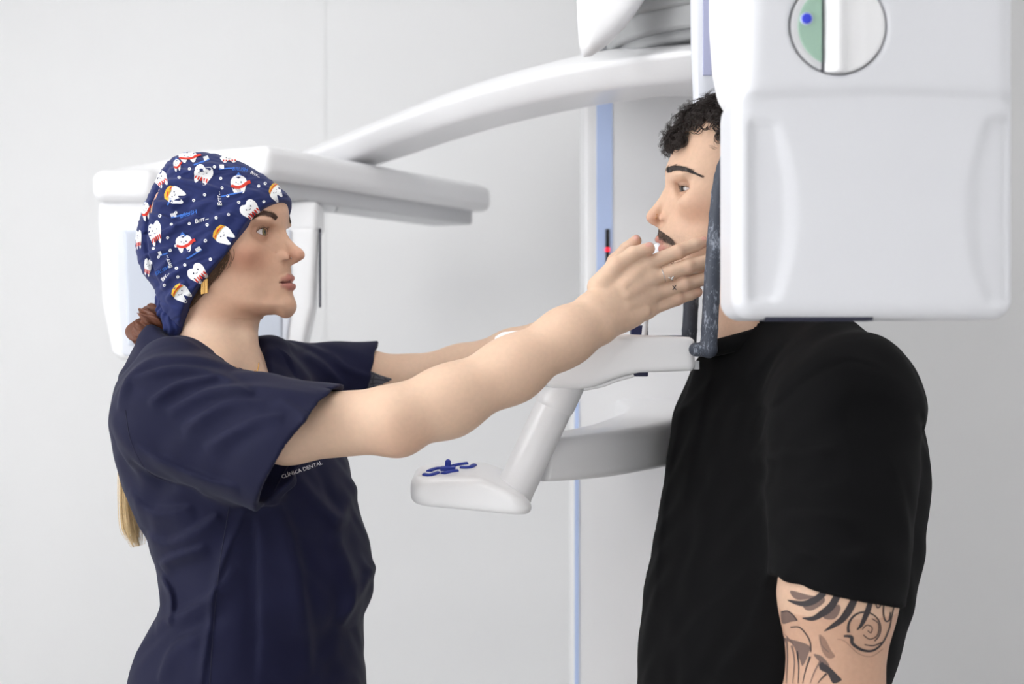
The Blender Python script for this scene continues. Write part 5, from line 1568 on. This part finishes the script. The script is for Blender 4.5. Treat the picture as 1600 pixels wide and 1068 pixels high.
# --- t-shirt
sF = Field()
m_loft = Loft(m_rows, mfw, pw=2.4); sF.add(m_loft)
sF.add(chain([P(1215, 522, -.055), P(1290, 560, -.12), P(1325, 610, -.165)], [.030, .052, .078], .03), .05)
sF.add(rcone(P(1240, 520, 0), P(1255, 560, 0), .07, .08), .05)
sF.add(chain([P(1210, 535, .06), S2], [.035, .065], .03), .05)
sl_m = sleeve(P(1320, 650, -.185), P(1309, 921, -.235), .099, .0835, (-.22, 0, -1.0), 1.06, depth=.12)
def sl_m2(p):        # slanted hem: lower at the back
    return sl_m(p)
sl_m2.lo, sl_m2.hi = sl_m.lo, sl_m.hi
sF.add(sl_m2, .04)
sl_m3 = sleeve(S2, S2 + (E2 - S2) * .72, .074, .074, (0, .1, -1), 1.0); sF.add(sl_m3, .04)
N0, N1 = P(1118, 536, 0), P(1262, 492, 0)
pn2 = np.array([-(N1[2] - N0[2]), 0, N1[0] - N0[0]]); pn2 /= np.linalg.norm(pn2)
def neck_m(p):
    pl = -((p - N0) @ pn2); c = (N0 + N1) / 2
    return np.maximum(pl, np.hypot((p[:, 0] - c[0]) * .98, p[:, 1]) - .0735)
neck_m.lo = np.array([.26, -.09, 1.38]); neck_m.hi = np.array([.45, .09, 1.56]); sF.add(neck_m, .004, 's')
shirt_folds = fold_fn([([(1110, 590), (1085, 700), (1060, 850), (1040, 1000)], 14, 4), ([(1150, 560), (1115, 680), (1090, 820)], 14, 3.5), ([(1240, 520), (1190, 600), (1160, 700)], 16, 3), ([(1185, 720), (1230, 700), (1290, 690)], 10, 4), ([(1190, 760), (1240, 760), (1300, 740)], 12, 3.5),
                       ([(1195, 800), (1250, 790), (1310, 800)], 11, 3), ([(1200, 840), (1260, 850), (1330, 840)], 11, 3), ([(1185, 720), (1200, 650), (1250, 590), (1310, 562), (1370, 580)], 6, -2.5), ([(1420, 640), (1445, 680), (1440, 720)], 8, -4), ([(1130, 1068), (1180, 980), (1205, 900)], 16, 4), ([(1060, 1068), (1110, 980), (1180, 900)], 16, 3.5),
                       ([(1360, 700), (1390, 780), (1395, 860)], 12, 2.5), ([(1204, 882), (1260, 905), (1330, 918), (1412, 920)], 3.5, -1.6), ([(1300, 600), (1290, 660), (1310, 720)], 18, 2.0)], -.2)
def shirt_warp(p, d):
    w = np.where(p[:, 1] < .05, shirt_folds(p), 0)
    n = .0018 * np.sin(p[:, 0] * 50 + 2 * np.sin(p[:, 2] * 33 + p[:, 1] * 30)) * np.sin(p[:, 2] * 36 + 2 * np.sin(p[:, 1] * 44))
    return d - w * np.clip((.045 - np.abs(d)) / .03, 0, 1) - n
sF.warp(shirt_warp, (.1, -.45, .6), (.8, .45, 1.55))
M['shirt'] = mat('black_jersey', lin(7, 7, 9), .85, .15, noise=(40, .08), bump=[(1200, .12, .0003), (40, .1, .003)], sheen=.01)
shirt = kid(field_obj('t_shirt', sF, .0040, M['shirt'], lo=(.13, -.40, Z0(1320) - .01), hi=(.70, .36, 1.5)), MN)
cN = (N0 + N1) / 2; u_ = (N1 - N0) / np.linalg.norm(N1 - N0)
rp = np.array([cN + u_ * math.cos(a) * .0765 + np.array([0, math.sin(a) * .0745, 0]) for a in np.linspace(0, 2 * math.pi, 61)])
rp = rp - pn2 * .005
V, F = tube_mesh(rp, .0075, 10, cap=False, flat=(tuple(pn2), 1.6)); kid(make_mesh('neckband', V, F, M['shirt']), shirt)
# tattoos on the near arm
TK = mat('black_ink', lin(58, 52, 54), .6, .3); TS = mat('shaded_ink', lin(120, 98, 90), .6, .3); TL = mat('light_ink', lin(150, 118, 102), .6, .3)
def z2p(q): return [(1180 + a / 5.926, 900 + b / 5.926) for a, b in q]
tats = []
def tblob(q, mi, ex=0): tats.append((*disc_vf(catmull(z2p(q), 3, True), 3), mi, ex))
def tline(q, w, mi, ex=.0002): tats.append((*ribbon_vf(z2p(q), w if not callable(w) else w, n=6), mi, ex))
taper = lambda W: (lambda t: np.interp(t, [0, .35, .8, 1], [W * .9, W, W * .55, W * .08]))
tline([(640, 150), (560, 215), (470, 250), (390, 245), (300, 218)], taper(11), 0)
tline([(760, 180), (700, 280), (610, 350), (530, 390), (438, 384)], taper(12), 0)
tline([(930, 180), (880, 290), (810, 390), (730, 450), (640, 505)], taper(12), 0)
tline([(1070, 200), (1050, 290), (1010, 390), (980, 450), (940, 495)], taper(9), 0)
tblob([(450, 250), (620, 190), (640, 240), (540, 310), (470, 310)], 1); tblob([(650, 330), (760, 260), (790, 300), (740, 390), (640, 390)], 1); tblob([(330, 130), (480, 170), (560, 190), (420, 220), (350, 190)], 1)
th_ = np.linspace(-2.2, 3.3, 26); tline([(1010 + 150 * math.cos(a), 480 - 150 * math.sin(a)) for a in np.linspace(-.9, 3.4, 22)], lambda t: np.interp(t, [0, .5, 1], [1.8, 2.2, 4.5]), 0)
tline([(820, 550), (890, 560), (900, 620), (990, 680), (1090, 685), (1180, 610), (1240, 480), (1260, 380), (1290, 250)], lambda t: np.interp(t, [0, .15, .6, 1], [3, 6, 2.6, 1.8]), 0)
tline([(990, 490), (1030, 450), (1080, 470), (1070, 520), (1040, 500)], 1.4, 0); tline([(1000, 540), (1060, 580), (1130, 540), (1140, 440), (1080, 390)], 1.5, 0); tline([(1010, 630), (1090, 640), (1170, 610)], 1.8, 0)
tline([(1190, 250), (1185, 340), (1205, 410), (1240, 400), (1250, 330)], 2.4, 0); tline([(1110, 240), (1130, 290), (1160, 270)], 1.8, 0)
tline([(760, 580), (830, 600), (950, 710), (1070, 740), (1180, 670)], 1.0, 2)
tblob([(245, 330), (300, 318), (350, 350), (390, 405), (330, 420), (260, 440), (240, 390)], 1); tline([(240, 330), (300, 320), (350, 355), (392, 410)], 1.8, 0)
tblob([(250, 500), (300, 570), (400, 600), (500, 640), (500, 700), (440, 830), (420, 760), (380, 690), (340, 620), (270, 570)], 1); tline([(330, 470), (410, 470), (470, 530), (510, 610), (515, 700)], 2.0, 0)
tblob([(590, 540), (650, 580), (700, 680), (740, 740), (680, 760), (620, 690)], 2); tline([(600, 560), (620, 640), (680, 700)], 1.5, 1)
tblob([(600, 780), (690, 840), (770, 920), (800, 960), (720, 990), (670, 900), (600, 860)], 0); tblob([(540, 720), (620, 740), (690, 830), (610, 800)], 1)
for q in ([(290, 570), (300, 750), (290, 990)], [(340, 640), (365, 780), (350, 990)], [(390, 690), (405, 830), (400, 990)], [(510, 740), (470, 860), (440, 990)], [(600, 790), (550, 880), (510, 990)], [(660, 900), (610, 950), (580, 990)], [(270, 570), (262, 720), (245, 900)]):
    tline(q, lambda t: np.interp(t, [0, .3, 1], [3.2, 2.2, 1.0]), 0 if rng.uniform() < .6 else 1)
put_on('arm_tattoo', mF, tats, [TK, TS, TL], m_body, .0003)
# jeans and shoes (below the picture)
lF = Field(); cx = X0(1195)
lF.add(ellipsoid((cx, 0, .87), (.135, .165, .15)))
for s in (-1, 1):
    off = np.array([-.045 * s, s * .10, 0])
    lF.add(chain([np.array([cx, 0, .85]) + off, np.array([cx - .01, 0, .48]) + off, np.array([cx + .02, 0, .09]) + off], [.092, .076, .07], .02), .03)
kid(field_obj('jeans', lF, .009, mat('dark_denim', lin(30, 36, 52), .8)), MN)
for s in (-1, 1):
    f = Field(); b_ = np.array([cx + .02 - .045 * s, s * .10, .0])
    f.add(chain([b_ + np.array([.03, 0, .05]), b_ + np.array([-.05, -.02, .05]), b_ + np.array([-.16, -.05, .038])], [.046, .048, .036], .02), .01)
    f.add(fl, .004, 'i'); kid(field_obj('shoe', f, .006, M['black']), MN)
